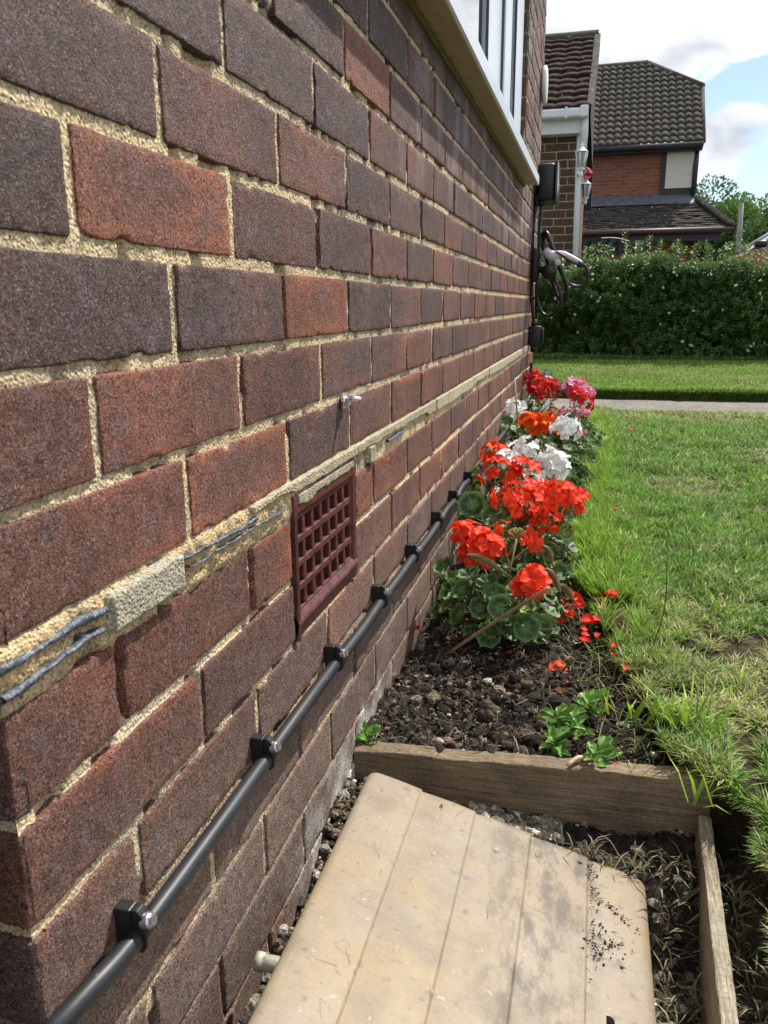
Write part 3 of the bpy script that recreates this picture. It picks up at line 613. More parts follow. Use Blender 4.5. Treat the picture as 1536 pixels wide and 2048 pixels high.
    blades(mb, np.stack([X, Y, -.60+.052*r.random(n)], -1), .022+.018*r.random(n), .0045+0*X, .4+.5*r.random(n), -np.pi/2+1.4*(r.random(n)-.5), grass_cols(n, X, Y, 0*X, .05+0*X, r)*.8)
    tag(mb.build('grass', M['grass'], smooth=False), 'evenly mown far lawn grass between the path and the hedge', 'grass', kind='stuff')
build_grass()

# ---- clods, gravel, clippings
import bmesh as _bm
def ico(sub):
    b = _bm.new(); _bm.ops.create_icosphere(b, subdivisions=sub, radius=1); b.verts.index_update()
    V = np.array([v.co[:] for v in b.verts]); F = np.array([[v.index for v in f.verts] for f in b.faces]); b.free(); return V, F
ICO1, ICO2 = ico(1), ico(2)
def stones(mb, P, S, col, r, base=ICO1, flat=.7, rough=.35):
    V0, F0 = base; n = len(P)
    for i in range(0, n, 4000):
        p, s, c = P[i:i+4000], S[i:i+4000], col[i:i+4000]; m = len(p)
        sc = np.stack([.7+.6*r.random(m), .7+.6*r.random(m), flat*(.7+.5*r.random(m))], -1)*s[:, None]
        a = r.random(m)*6.28; ca, sa = np.cos(a), np.sin(a)
        V = V0[None]*(1+rough*(r.random((m, len(V0)))-.5)*2)[..., None]*sc[:, None]
        V = np.stack([V[..., 0]*ca[:, None]-V[..., 1]*sa[:, None], V[..., 0]*sa[:, None]+V[..., 1]*ca[:, None], V[..., 2]], -1)+p[:, None]
        mb.add(V.reshape(-1, 3), (F0[None]+(np.arange(m)*len(V0))[:, None, None]).reshape(-1, 3), np.repeat(c*(.8+.4*r.random((m, 1))), len(V0), 0))
def build_debris():
    r = np.random.default_rng(11); mb = MB()
    def cols(n, kinds, pr): k = r.choice(len(kinds), n, p=pr); return np.array(kinds)[k]
    SK = [(.022, .018, .015), (.040, .033, .026), (.082, .066, .048), (.22, .18, .13), (.42, .38, .31), (.20, .08, .045)]
    n = 14000; Y = .99+1.15*r.random(n)**1.3; X = .004+(xb(Y)+.02)*r.random(n); S = .0010+.0040*r.random(n)**3.6
    stones(mb, np.stack([X, Y, soil_z(X, Y)+S*.3], -1), S, cols(n, SK, [.34, .28, .2, .10, .04, .04]), r)
    n = 260; Y = 1.0+.28*r.random(n)**1.3; X = .05+.40*r.random(n)**.8; S = .004+.0085*r.random(n)**2
    stones(mb, np.stack([X, Y, soil_z(X, Y)+S*.25], -1), S, cols(n, SK, [.28, .30, .24, .12, .05, .01]), r, ICO2, .8, .16)
    tag(mb.build('soil_clods', M['soil'], smooth=False), 'dark crumbly clods and small stones covering the flower bed', 'soil', kind='stuff')
    mb = MB(); n = 2600; Y = .25+.71*r.random(n); X = np.where(r.random(n) < .45, .002+.06*r.random(n), .04+.43*r.random(n)); S = .002+.006*r.random(n)**2
    far = (Y > .86) & (r.random(n) < .8)
    stones(mb, np.stack([X, Y, soil_z(X, Y)+S*.3+.02*(X < .05)], -1), S, cols(n, [(.06, .05, .04), (.16, .13, .09), (.30, .27, .22), (.5, .47, .42)], [.45, .3, .17, .08]), r, ICO2, .75, .2)
    n = 700; X = .02+.28*r.random(n); Y = BY(X)-.022-.05*r.random(n); S = .003+.007*r.random(n)**1.6
    stones(mb, np.stack([X, Y, soil_z(X, Y)+.004], -1), S, cols(n, [(.10, .085, .06), (.22, .19, .15), (.40, .36, .30), (.55, .53, .50)], [.3, .35, .23, .12]), r, ICO2, .8, .2)
    n = 420; X = .003+.048*r.random(n); Y = .45+.50*r.random(n); S = .002+.006*r.random(n)
    stones(mb, np.stack([X, Y, soil_z(X, Y)+.004+.012*r.random(n)], -1), S, cols(n, [(.08, .065, .045), (.18, .15, .11), (.32, .28, .22)], [.4, .4, .2]), r, ICO2, .8, .2)
    tag(mb.build('gravel', M['soil'], smooth=False), 'loose pale and brown gravel in the pit round the meter box', 'gravel', kind='stuff')
    mb = MB(); n = 5600; Y = .25+.68*r.random(n); X = .02+.53*r.random(n); ok = ~((X > .02) & (X < .425) & (Y < .895)) | (r.random(n) < .0); X, Y = X[ok], Y[ok]; n = len(X); z = soil_z(X, Y)+.003+.010*r.random(n)
    a = (X > .478) & (X < .50); X = np.where(a, .505, X)
    blades(mb, np.stack([X, Y, z], -1), .012+.035*r.random(n), .0014+.0018*r.random(n), .85+.15*r.random(n), r.random(n)*6.28, np.array([(.26, .22, .13), (.13, .11, .06), (.09, .12, .04), (.40, .35, .24)])[r.choice(4, n, p=[.35, .3, .2, .15])])
    n = 1500; Y = 1.0+1.1*r.random(n)**1.4; X = .01+xb(Y)*r.random(n)
    blades(mb, np.stack([X, Y, soil_z(X, Y)+.004], -1), .008+.03*r.random(n)**2, .0012+.0016*r.random(n), .9+.1*r.random(n), r.random(n)*6.28, np.array([(.26, .21, .14), (.10, .075, .05), (.16, .12, .08), (.40, .35, .26)])[r.choice(4, n, p=[.25, .4, .25, .10])])
    tag(mb.build('clippings', M['grass'], smooth=False), 'dry grass clippings and mulch shreds scattered over the soil', 'clippings', kind='stuff')
build_debris()

# ---- timber edging
def plank(name, A, B, h, th, m, label, seed):
    """A,B: ends of the top centre line"""
    A, B = np.array(A, float), np.array(B, float); n = int(np.linalg.norm(B-A)/.006)+2; t = np.linspace(0, 1, n); d = (B-A)/np.linalg.norm(B-A); s = np.array([-d[1], d[0], 0]); s /= np.linalg.norm(s)
    sec = []; hh = th/2; c = .002
    for v in np.linspace(-h, -c, 14): sec.append((-hh, v))
    sec += [(-hh+c*.3, -c*.3)]+[(u, 0) for u in np.linspace(-hh+c, hh-c, 8)]+[(hh-c*.3, -c*.3)]
    for v in np.linspace(-c, -h, 6): sec.append((hh, v))
    sec = np.array(sec); P = A+t[:, None]*(B-A); P = P[:, None]+s*sec[None, :, :1]+np.array([0, 0, 1.])*sec[None, :, 1:]
    T = t[:, None]*np.linalg.norm(B-A); q = np.arange(len(sec))[None]
    off = (fbm(T*60, q*.9, seed, 3, seed)-.5)*.0022; edge = np.exp(-((sec[:, 1]+.001)/.004)**2)[None]*(fbm(T*40+0*q, 0*q+seed, 3, 3, seed)-.4)*.006
    P[..., 2] -= np.abs(edge)+off*(sec[None, :, 1] > -.001); P += s*(off*np.sign(sec[None, :, 0]+1e-9))[..., None]
    mb = MB(); mb.grid(P, flip=True); i0 = np.arange(len(sec)); mb.add(P[0], [i0[None]]); mb.add(P[-1], [i0[::-1][None]])
    return tag(mb.build(name, m, smooth=False), label, 'timber edging', 'timber edging boards')
pl, pr = atX(712, 1500, .004), atY(1436, 1594, .965)
plank('timber_edging', (.001, pl[1]+.014, pl[2]), (pr[0]+.012, pl[1]+.016, pr[2]+.004), .17, .030, M['wood'], 'weathered brown board across the end of the bed, touching the wall', 3)
s0, s1 = atZ(1411, 1643, -.648), atZ(1461, 2048, -.648)
dd = (s1-s0)/np.linalg.norm(s1-s0)
plank('timber_edging', s0+dd*-.012, s1+dd*.35, .14, .0165, M['wood_y'], 'paler grey board running towards the camera along the right of the pit', 5)

# ---- meter box
M['lid'] = mat('beige_lid', (.272, .198, .104), .5, spec=.3, mottle=[(14, (.235, .185, .135), .42, .7), (3.2, (.26, .215, .165), .4, .65), (110, (.15, .145, .145), .64, .70), (18, (.20, .155, .105), .52, .70), (50, (.11, .09, .075), .64, .76), (140, (.36, .30, .22), .66, .72), (400, (.30, .25, .19), .66, .75)], noise=[(60, .93, 1.06), (260, .93, 1.07)], bump=[(30, .10, .004), (500, .12, .0007)])
def lid_stains(m):   # dark mildew bands on the third and fourth slats
    nt = m.node_tree; N = nt.nodes; L = nt.links; b = N['Principled BSDF']; src = b.inputs['Base Color'].links[0].from_socket
    tc = N.new('ShaderNodeTexCoord'); mp = N.new('ShaderNodeMapping'); mp.inputs['Scale'].default_value = (34, 15, 15); mp.inputs['Rotation'].default_value = (0, 0, .5); L.new(tc.outputs['Object'], mp.inputs[0])
    n = N.new('ShaderNodeTexNoise'); n.inputs['Detail'].default_value = 8; n.inputs['Roughness'].default_value = .72; n.inputs['Scale'].default_value = 1; L.new(mp.outputs[0], n.inputs['Vector'])
    sx = N.new('ShaderNodeSeparateXYZ'); L.new(tc.outputs['Object'], sx.inputs[0])
    mr = N.new('ShaderNodeMapRange'); mr.inputs[1].default_value = .46; mr.inputs[2].default_value = .60; mr.inputs[4].default_value = .9; L.new(n.outputs['Fac'], mr.inputs[0])
    mk = N.new('ShaderNodeMapRange'); mk.inputs[1].default_value = .19; mk.inputs[2].default_value = .27; L.new(sx.outputs[0], mk.inputs[0])
    mk2 = N.new('ShaderNodeMapRange'); mk2.inputs[1].default_value = .36; mk2.inputs[2].default_value = .33; L.new(sx.outputs[0], mk2.inputs[0])
    a = N.new('ShaderNodeMath'); a.operation = 'MULTIPLY'; L.new(mk.outputs[0], a.inputs[0]); L.new(mk2.outputs[0], a.inputs[1])
    c = N.new('ShaderNodeMath'); c.operation = 'MULTIPLY'; L.new(a.outputs[0], c.inputs[0]); L.new(mr.outputs[0], c.inputs[1])
    x = N.new('ShaderNodeMixRGB'); L.new(c.outputs[0], x.inputs[0]); L.new(src, x.inputs[1]); x.inputs[2].default_value = (.095, .075, .060, 1); L.new(x.outputs[0], b.inputs['Base Color'])
lid_stains(M['lid'])
M['shadow_hole'] = mat('dark_hole', (.012, .010, .009), .9, spec=.05)
M['old_pipe'] = mat('aged_white_pipe', (.42, .42, .35), .5, noise=[(60, .6, 1.15)], mottle=(90, (.16, .13, .09), .55, .7))
M['grp'] = mat('grey_green_box', (.20, .20, .155), .6, noise=[(40, .6, 1.3)], bump=(200, .3, .001))
def build_meter():
    a = atX(745, 1537, .055); c = atY(1285, 1765, a[1]-.004); yb = a[1]+.002; x0, x1 = .051, c[0]+.004; za, zb = a[2]+.002, c[2]+.001
    box = thing('meter_box', 'beige ribbed sloping lid of a ground meter box, stained and scuffed', 'meter box', (.22, .6, -.78))
    e = np.array([0, .0008, .002, .004, .007, .011, .016]); fx = [x0+e]
    w = (x1-x0)/5
    for i in range(1, 5): p = x0+i*w; fx.append(np.array([p-.004, p-.0016, p-.0006, p+.0006, p+.002, p+.006]))
    for i in range(5): fx.append(x0+i*w+np.linspace(.018, w-.018, 6))
    fx.append(x1-e); xs = np.unique(np.concatenate(fx)); ys = np.unique(np.concatenate([np.linspace(.12, yb-.02, 90), yb-e]))
    A, B = np.meshgrid(xs, ys, indexing='ij'); u = (A-x0)/(x1-x0); k = np.floor(np.clip(u*5, 0, 4.999)); fr = u*5-k
    z = za+(zb-za)*u + .0030*(fr) *1.0 - .0015 + .0012*np.sin(fr*np.pi)
    R = .014; cy0 = .12
    qx = np.maximum(x0+R-A, A-(x1-R)); qy = B-(yb-R); d = np.hypot(np.maximum(qx, 0), np.maximum(qy, 0))+np.minimum(np.maximum(qx, qy), 0)-R
    rr = .009; t = np.clip((d+rr)/rr, 0, 1); z -= rr*(1-np.sqrt(1-t*t*.999)); z += (fbm(A*12, B*12, 0, 2, 5)-.5)*.0015
    rim = (A < x0+1e-6) | (A > x1-1e-6) | (B > yb-1e-6) | (d > -.0001)
    z = np.where(rim, z-.026, z); A2 = np.where(d > 0, A-np.maximum(qx, 0)*0, A)
    # pull points outside the rounded corner back onto it
    nx = np.where(qx > 0, np.where(A < x0+R, -1., 1.), 0.)*np.maximum(qx, 0); ny = np.maximum(qy, 0); ln = np.hypot(nx, ny)+1e-9; sh = np.maximum(d, 0)
    P = np.stack([A-nx/ln*sh, B-ny/ln*sh, z], -1)
    mb = MB(); mb.grid(P); mb.build('lid', M['lid'], box)
    atL = lambda x, y: (lambda d, nr, p0: CAM+d*(((p0-CAM)@nr)/(d@nr)))(ray(x, y), np.array([(zb-za)/(x1-x0), 0, -1.]), np.array([x0, 0, za])); s = MB(); s.tube([atL(1216, 2044)-np.array([0, 0, .001]), atL(1216, 2044)+np.array([0, 0, .0010])], .0065, 18); s.build('lock_hole', M['shadow_hole'], box)
    bd = MB(); bd.box((.055, .49, -.735), (.012, .80, .20), .003); bd.build('body', M['grp'], box, smooth=False)
    pp = MB(); p = atY(528, 1925, .60); pp.tube([(.018, .60, p[2]), (.056, .60, p[2])], .0082, 16); pp.tube([(.018, .60, p[2]), (.026, .60, p[2])], .0092, 16); pp.build('pipe', M['old_pipe'], box)
    r = np.random.default_rng(5); mb = MB(); P = []
    for (px, py, sx, sy, n) in [(1185, 1735, 6, 14, 26), (1183, 1790, 6, 30, 50), (1190, 1880, 10, 30, 60), (1225, 1895, 22, 12, 50), (1235, 1830, 30, 26, 60), (1258, 1755, 6, 8, 10), (885, 1614, 2, 2, 5), (1000, 1668, 3, 3, 2), (1245, 1935, 4, 3, 4), (1075, 1712, 3, 3, 3)]:
        for i in range(n):
            x, y = px+r.normal()*sx, py+r.normal()*sy
            if px == 1235: x = px+(y-py)*1.1+r.normal()*5
            d = ray(x, y); nrm = np.array([(zb-za)/(x1-x0), 0, -1.]); p0 = np.array([x0, 0, za]); t = ((p0-CAM)@nrm)/(d@nrm); q = CAM+d*t
            if q[0] < x1-.012: P.append(q)
    P = np.array(P); S = .0004+.0013*r.random(len(P))**2
    stones(mb, P+np.array([0, 0, .0015]), S, np.tile((.035, .028, .022), (len(P), 1)), r)
    k = r.integers(0, len(P), 150); blades(mb, P[k]+np.array([0, 0, .0012]), .004+.008*r.random(150), .0007+0*k, .97+0*k, np.where(r.random(150) < .7, -1.0+.7*r.normal(size=150), 6.28*r.random(150)), np.tile((.04, .032, .024), (150, 1)))
    q_ = np.array([atL(x, y) for x, y in [(705, 1800), (668, 1890), (675, 1935), (700, 1930), (860, 1975), (975, 1840), (760, 1720), (735, 1600), (930, 1620), (640, 2000), (820, 1760), (1100, 1830), (1010, 1720)]]); m_ = len(q_); blades(mb, q_+np.array([0, 0, .0018]), .014+.03*r.random(m_), .0006+0*q_[:, 0], .98+0*q_[:, 0], r.random(m_)*6.28, np.tile((.50, .44, .33), (m_, 1)))
    tag(mb.build('soil_crumbs', M['soil'], smooth=False), 'dark soil crumbs scattered on the beige lid', 'soil', kind='stuff')
build_meter()

# ---- armoured cable along the wall and its clips
CZ, CR = -.4390, .0078
def build_cable():
    P = [(-.13, Y0-.045, -.500), (-.06, Y0-.035, -.470), (-.005, Y0-.012, -.445), (.011, Y0+.03, CZ+.002), (.0150, .417, CZ)]; rs = np.random.default_rng(9)
    ys = [.656, .884, 1.108, 1.338, 1.573, 1.777, 2.001, 2.3, 2.7, 3.2, 3.7]
    for i, y in enumerate(ys): P += [(.0150+.0015*rs.random(), y-.11, CZ+.0035*rs.normal()), (.0150, y, CZ)]
    P += [(.0150, 3.86, CZ), (.0165, 3.915, CZ+.02), (.0185, 3.93, CZ+.09), (.0185, 3.945, -.27)]
    mb = MB(); mb.tube(P, CR, 16, sub=6); tag(mb.build('power_cable', M['cable']), 'thick black armoured cable clipped low along the brick wall', 'cable')
build_cable()
def build_clips():
    def make(loc):
        t = thing('cable_clip', 'x', 'cable clip', loc, 'black cleats holding the cable to the wall'); rj = np.random.default_rng(int(loc[1]*1000)); dz = .0012*rj.normal()
        y, z = loc[1], loc[2]
        def outline(xa, xb_, seg, name, hy):
            mb = MB(); n = len(seg); hy = hy*.78; V = [(x*.88, y-hy, z+q) for x, q in seg]+[(x*.88, y+hy, z+q) for x, q in seg]; i = np.arange(n); j = (i+1) % n
            mb.add(V, [np.stack([i, j, j+n, i+n], -1), np.array([list(range(n))[::-1]]), np.array([list(range(n, 2*n))])]); o = mb.build(name, M['black'], t, smooth=False)
            bv = o.modifiers.new('b', 'BEVEL'); bv.width = .0011; bv.segments = 2; return o
        outline(0, 0, [(0, -.0115), (.0125, -.0125), (.0150, .003), (.0150, .0235+dz), (0, .0235+dz)], 'base', .0068)
        outline(0, 0, [(.0155, -.0108), (.0235, -.0108), (.0282, -.005), (.0288, .003), (.0270, .010), (.0250, .020+dz), (.0210, .0238+dz), (.0155, .0238+dz)], 'strap', .0062)
        mb = MB(); c = np.array((.0246, y, z+.0140+dz)); nx = np.array((.97, 0, .24)); 
        mb.tube([c-nx*.004, c+nx*.0016], .0058, 20); mb.tube([c+nx*.0016, c+nx*.0048], [.0045, .0042], 6); mb.build('bolt', M['steel'], t, smooth=False)
        return t
    names = ['nearest black cable clip, at the bottom left by the chipped wall corner', 'black cable clip second from the near wall corner, left of the meter box lid', 'black cable clip just below the near lower corner of the air brick',
             'black cable clip below the right edge of the air brick, fourth along the cable', 'black cable clip fifth along the cable, beside the bare soil', 'black cable clip sixth along the cable, beside the first geranium leaves',
             'black cable clip seventh along the cable, behind the nearest variegated leaf', 'farthest visible black cable clip, where the cable vanishes behind geraniums']
    for i, y in enumerate((.417, .656, .884, 1.108, 1.338, 1.573, 1.777, 2.001)):
        t = make((0, y, CZ)); t['label'] = names[i]
build_clips()
def build_bolt():
    p = atX(690, 797, .004); t = thing('wall_bolt', 'bent zinc bolt with washer sticking out of a mortar joint above the air brick', 'bolt', tuple(p))
    y, z = p[1], p[2]; mb = MB(); mb.box((.003, y, z-.003), (.004, .018, .020), .0012); mb.box((.0075, y+.001, z-.004), (.005, .011, .011), .001); mb.build('washer', M['steel'], t, smooth=False)
    mb = MB(); mb.tube([(-.002, y, z), (.012, y, z+.001), (.026, y-.002, z-.001)], .0034, 12); mb.tube([(.003, y-.004, z+.004), (.006, y-.012, z+.001), (.006, y-.012, z-.008)], .002, 6); mb.build('shank', M['steel'], t)
build_bolt()

# ------------------------------------------------------------------ geraniums
M['leaf'] = mat('geranium_leaf', vcol=True, rough=.5, spec=.35, trans=.25, noise=(160, .8, 1.2), bump=(220, .3, .001))
M['petal'] = mat('petal', vcol=True, rough=.55, spec=.2, trans=.30)
M['stem'] = mat('plant_stem', vcol=True, rough=.6, spec=.3)
def basis(n):
    n = n/np.linalg.norm(n); a = np.cross(n, [0, 0, 1.]); a = np.array([1., 0, 0]) if np.linalg.norm(a) < .1 else a/np.linalg.norm(a)
    return a, np.cross(n, a), n
def leaf_round(mb, c, nrm, R, r, tint=0., cup=None):
    """scalloped round geranium leaf with a dark zone ring"""
    u, v, n = basis(np.array(nrm)); ph = r.random()*6.28; u, v = u*math.cos(ph)+v*math.sin(ph), -u*math.sin(ph)+v*math.cos(ph)
    na = 36; th = np.linspace(-2.95, 2.95, na); rho = np.array([.04, .30, .52, .70, .86, 1.0]); cup = .22+.25*r.random() if cup is None else cup
    k = 7; sc = 1+.05*np.cos(th*k*1.0)+.03*np.cos(th*k*3); T, Q = np.meshgrid(th, rho)
    rad = Q*R*np.where(Q > .8, sc[None], 1.)*(1-.12*(np.abs(T) > 2.6)*Q)
    h = R*(cup*Q**2 + .07*Q*np.cos(T*k+.5)) + R*.10*(vnoise(T*1.2+7, Q*2, r.random()*9, 5)-.5)*Q; h = h-R*.25*Q**2*np.cos(T)*r.random()
    P = c+u*(rad*np.cos(T))[..., None]+v*(rad*np.sin(T))[..., None]+n*h[..., None]
    g = np.array((.085, .185, .045)) if tint < .5 else np.array((.22, .32, .05)); g = g*(.7+.6*r.random())
    zone = (sst(.36, .50, Q)*sst(.88, .72, Q)*(.6+.4*r.random()))[..., None]; col = g*(1-zone)+np.array((.030, .040, .020))*zone
    edge = sst(.86, 1., Q)[..., None]*.55; col = col*(1-edge)+np.array((.22, .34, .13))*edge
    vein = (np.abs(np.cos(T*k/2+.25)) > .97)[..., None]*.25; col = col*(1-vein)+np.array((.20, .30, .12))*vein
    mb.grid(P, col)
def petal_grid(mb, c, out, nrm, L, W, col, r, cup=.2):
    """obovate petal: c base, out direction, nrm face normal"""
    out = out/np.linalg.norm(out); n = nrm-out*(nrm@out); n /= np.linalg.norm(n)+1e-9; sd = np.cross(n, out)
    s = np.linspace(0, 1, 6)[:, None]; t = np.linspace(-1, 1, 5)[None]
    w = W*(.12+.88*np.sin(np.clip(s**.85, 0, 1)*np.pi*.62)**1.1)*np.sqrt(np.clip(1-s**5*.75, 0, 1))
    ln = s-.10*s*t**2; dr = (r.random()-.35)*.5
    h = L*(cup*t**2*s+.28*s*(1-s)-dr*s**2)+L*.05*(r.random((6, 5))-.5)
    P = c+out*(L*ln)[..., None]+sd*(w*t)[..., None]+n*h[..., None]
    k = (.86+.28*r.random()); cc = np.array(col)*k*np.ones((6, 5, 1)); base = sst(.35, 0, s)[..., None]*np.ones((6, 5, 1))*.35; cc = cc*(1-base)+np.array(col)*np.array((.55, .35, .35))*base
    mb.grid(P, cc)
def floret(mb, c, n, R, col, r, openess=1.):
    u, v, n = basis(n); a0 = r.random()*6.28
    for i in range(5):
        a = a0+i*2*np.pi/5+(r.random()-.5)*.25; o = (u*math.cos(a)+v*math.sin(a))*openess+n*(1.15-openess)*.6
        petal_grid(mb, c+o*R*.06, o, n, R*(.92+.16*r.random()), R*.47, col, r)
SCAR, ORAN, WHIT, PINK, REDD, DPNK = (.88, .062, .020), (.88, .115, .012), (.88, .90, .90), (.80, .30, .46), (.62, .016, .014), (.80, .10, .22)
def flower_head(parent, c, R, col, r, n=20, fr=.0165, dirn=(.1, -.35, .9), spread=1.45, label=None, col2=None):
    mb = MB(); st = MB(); u, v, d = basis(np.array(dirn)); c = np.array(c, float); base = c-d*R*.95
    for i in range(n):
        a = i*2.39996; z = 1-(1-math.cos(spread))*(i+.5)/n; s = math.sqrt(max(0, 1-z*z))
        p = d*z+(u*math.cos(a)+v*math.sin(a))*s; p = p+(r.random(3)-.5)*.28; p /= np.linalg.norm(p)
        q = c-d*R*.35+p*R*(.72+.50*r.random()); nn_ = p+np.array([.05, -.1, .1])+(r.random(3)-.5)*1.0
        k = col if col2 is None or r.random() > .4 else col2
        floret(mb, q, nn_, fr*(.85+.3*r.random()), k, r, .9+.15*r.random())
        st.tube([base, (base+q)/2+p*R*.06, q], [.0010, .0009, .0008], 4, (.20, .10, .04), cap=False)
    for i in range(6):   # unopened buds hanging below
        p = -d*.25+(u*math.cos(i*1.05)+v*math.sin(i*1.05)); q = base+p*R*.45+d*R*.1
        st.tube([base, q-d*R*.05, q-d*R*.22], [.0009, .0012, .0026], 5, (.18, .22, .06)); 
    o = mb.build('flower_head', M['petal'], parent)
    if label: o['label'] = label
    st.build('flower_stalk', M['stem'], o)
    return base
def bud_head(parent, c, R, r):
    mb = MB(); c = np.array(c); base = c-np.array([0, 0, R*1.2])
    for i in range(26):
        a = i*2.4; s = (.2+.8*r.random()); q = c+np.array([math.cos(a)*R*s, math.sin(a)*R*s, (1-s*s)*R*.5-R*.1])
        mb.tube([base, (base+q)/2, q-(q-base)*.1, q], [.0009, .0010, .0020, .0008], 5, (.30, .24, .07))
    mb.build('bud_cluster', M['stem'], parent)
    return base
def geranium(label, base, rad, n, heads, seed, yellow=.04, hmax=.15, buds=(), group='bedding geraniums along the wall', name='geranium', xlim=(.022, .42), cat='flower', extra=()):
    r = np.random.default_rng(seed); z0 = -.632; t = thing(name, label, cat, (base[0], base[1], z0), group)
    b = np.array([base[0], base[1], z0]); fo = MB(); st = MB(); tip = {}
    mains = []
    for i in range(5):
        a = i*1.256+seed; m = b+np.array([math.cos(a)*rad*.35, math.sin(a)*rad*.35, hmax*.45]); mains.append(m)
        st.tube([b, (b+m)/2+np.array([0, 0, .01]), m], [.0055, .0045, .0035], 7, (.10, .13, .05), sub=3)
    for i in range(n):
        a = r.random()*6.28; s = math.sqrt(r.random()); h = hmax*(.28+.72*(1-s**1.6))*(.7+.4*r.random()) if r.random() < .72 else hmax*(.1+.3*r.random())
        p = b+np.array([math.cos(a)*rad*s, math.sin(a)*rad*s*1.15, h+.01]); p[0] = np.clip(p[0], *xlim)
        o = np.array([math.cos(a)*s, math.sin(a)*s, 0]); nr = np.array([0, -.15, .85])+o*.95+(r.random(3)-.5)*1.1
        leaf_round(fo, p, nr, .011+.015*r.random()+.003*(h < hmax*.5), r, 1. if r.random() < yellow else 0.)
        m = mains[r.integers(5)]; st.tube([m, (m+p)/2-np.array([0, 0, .012]), p], .0013, 5, (.16, .19, .07), sub=3, cap=False)
    for (c, R, nr, rr) in extra: R *= .80; leaf_round(fo, np.array(c), np.array(nr)+(r.random(3)-.5)*.5, R, r, rr); m = mains[0]; st.tube([m, (m+np.array(c))/2-np.array([0, 0, .01]), np.array(c)], .0014, 5, (.16, .19, .07), sub=3, cap=False)
    fo.build('foliage', M['leaf'], t)
    for hd in heads:
        px, py, Y, pr, col, nf = hd[:6]; kw = hd[6] if len(hd) > 6 else {}
        c = atY(px, py, Y); R = pr/F_PX*Y; bs = flower_head(t, c, R, col, r, nf, fr=kw.pop('fr', min(.0175, R*.42)), **kw)
        m = mains[r.integers(5)]; st.tube([m, (m+bs)/2+np.array([0, 0, .01]), bs], [.0026, .0022, .0019], 6, (.22, .17, .07), sub=4)
    for (px, py, Y, pr) in buds:
        c = atY(px, py, Y); bs = bud_head(t, c, pr/F_PX*Y, r); m = mains[1]; st.tube([m, (m+bs)/2, bs], [.0026, .0022, .0019], 6, (.16, .17, .06), sub=4)
    st.build('stem', M['stem'], t)
    return t
L_ = lambda px, py, Y: tuple(atY(px, py, Y))
geranium('nearest scarlet geranium, on the bare soil, with dark zoned leaves and fallen petals round it', (.155, 1.50), .125, 62,
  [(935, 1068, 1.50, 34, SCAR, 12, {}), (960, 1095, 1.49, 44, SCAR, 18, dict(dirn=(.0, -.5, .8))), (1066, 1172, 1.40, 34, SCAR, 9, dict(fr=.0185, dirn=(.1, -.55, .7), spread=1.1)), (1061, 1085, 1.52, 20, SCAR, 3, dict(fr=.017, dirn=(0, -.8, .5), spread=.7)), (1000, 1060, 1.56, 26, SCAR, 5, dict(dirn=(-.2, -.2, .9)))], 21, hmax=.125, buds=[(1034, 1062, 1.50, 20)],
  extra=[(L_(1035, 1185, 1.40), .030, (.1, -.6, .75), 0), (L_(1050, 1255, 1.37), .033, (.3, -.85, .4), 0), (L_(940, 1150, 1.42), .028, (-.2, -.5, .8), 0), (L_(990, 1190, 1.38), .028, (0, -.7, .6), 0), (L_(920, 1230, 1.38), .028, (-.3, -.7, .5), 0), (L_(1000, 1215, 1.36), .030, (.2, -.8, .5), 0), (L_(960, 1215, 1.37), .026, (-.1, -.8, .6), 0),
         (L_(890, 1135, 1.45), .026, (-.5, -.5, .6), 0), (L_(925, 1180, 1.40), .026, (-.2, -.7, .6), 0), (L_(1090, 1120, 1.5), .024, (.6, -.5, .5), 1), (L_(975, 1168, 1.39), .027, (0, -.5, .8), 0)])
geranium('scarlet geranium with two broad heads, one seen from below, second plant from the meter box', (.19, 1.80), .12, 54,
  [(1045, 1003, 1.74, 60, SCAR, 28, dict(dirn=(.05, -.1, 1.))), (1086, 978, 1.80, 28, SCAR, 8, {}), (1100, 1040, 1.70, 24, SCAR, 7, {}), (1128, 998, 1.76, 46, SCAR, 19, dict(dirn=(.25, .1, .9))), (1072, 1040, 1.72, 26, SCAR, 7, {})], 22, hmax=.13,
  extra=[(L_(945, 1010, 1.72), .040, (-.3, -.75, .5), 0), (L_(985, 1035, 1.70), .034, (.1, -.6, .7), 0), (L_(925, 1045, 1.72), .026, (-.5, -.6, .6), 0), (L_(1130, 1065, 1.7), .024, (.6, -.5, .5), 1)])
geranium('orange red geranium with loose single florets leaning on the white flowers', (.10, 2.08), .11, 46, [(1003, 942, 1.98, 36, (.84, .05, .012), 9, dict(fr=.021)), (1048, 938, 2.0, 26, (.84, .05, .012), 6, dict(fr=.021)), (992, 903, 2.2, 30, (.86, .075, .012), 9, {})], 23, yellow=.15, extra=[(L_(950, 950, 2.0), .030, (-.6, -.6, .4), 1), (L_(955, 975, 1.98), .028, (-.4, -.8, .3), 1)])
geranium('white geranium with the two largest snow white heads, in the middle of the bed', (.21, 2.22), .11, 46, [(1103, 928, 2.1, 34, WHIT, 17, dict(fr=.020)), (1048, 902, 2.25, 26, WHIT, 12, dict(fr=.019)), (1015, 915, 2.12, 14, WHIT, 4, dict(fr=.019)), (1060, 965, 2.0, 30, WHIT, 9, {}), (1000, 990, 1.9, 20, WHIT, 5, {})], 24, yellow=.06)
geranium('leafy geranium by the wall with wilting white and red florets behind the white heads', (.07, 2.55), .11, 52, [(990, 908, 2.2, 9, WHIT, 2, dict(fr=.016)), (1062, 880, 2.45, 14, WHIT, 3, {}), (1058, 868, 2.6, 10, REDD, 3, {})], 25, hmax=.17)
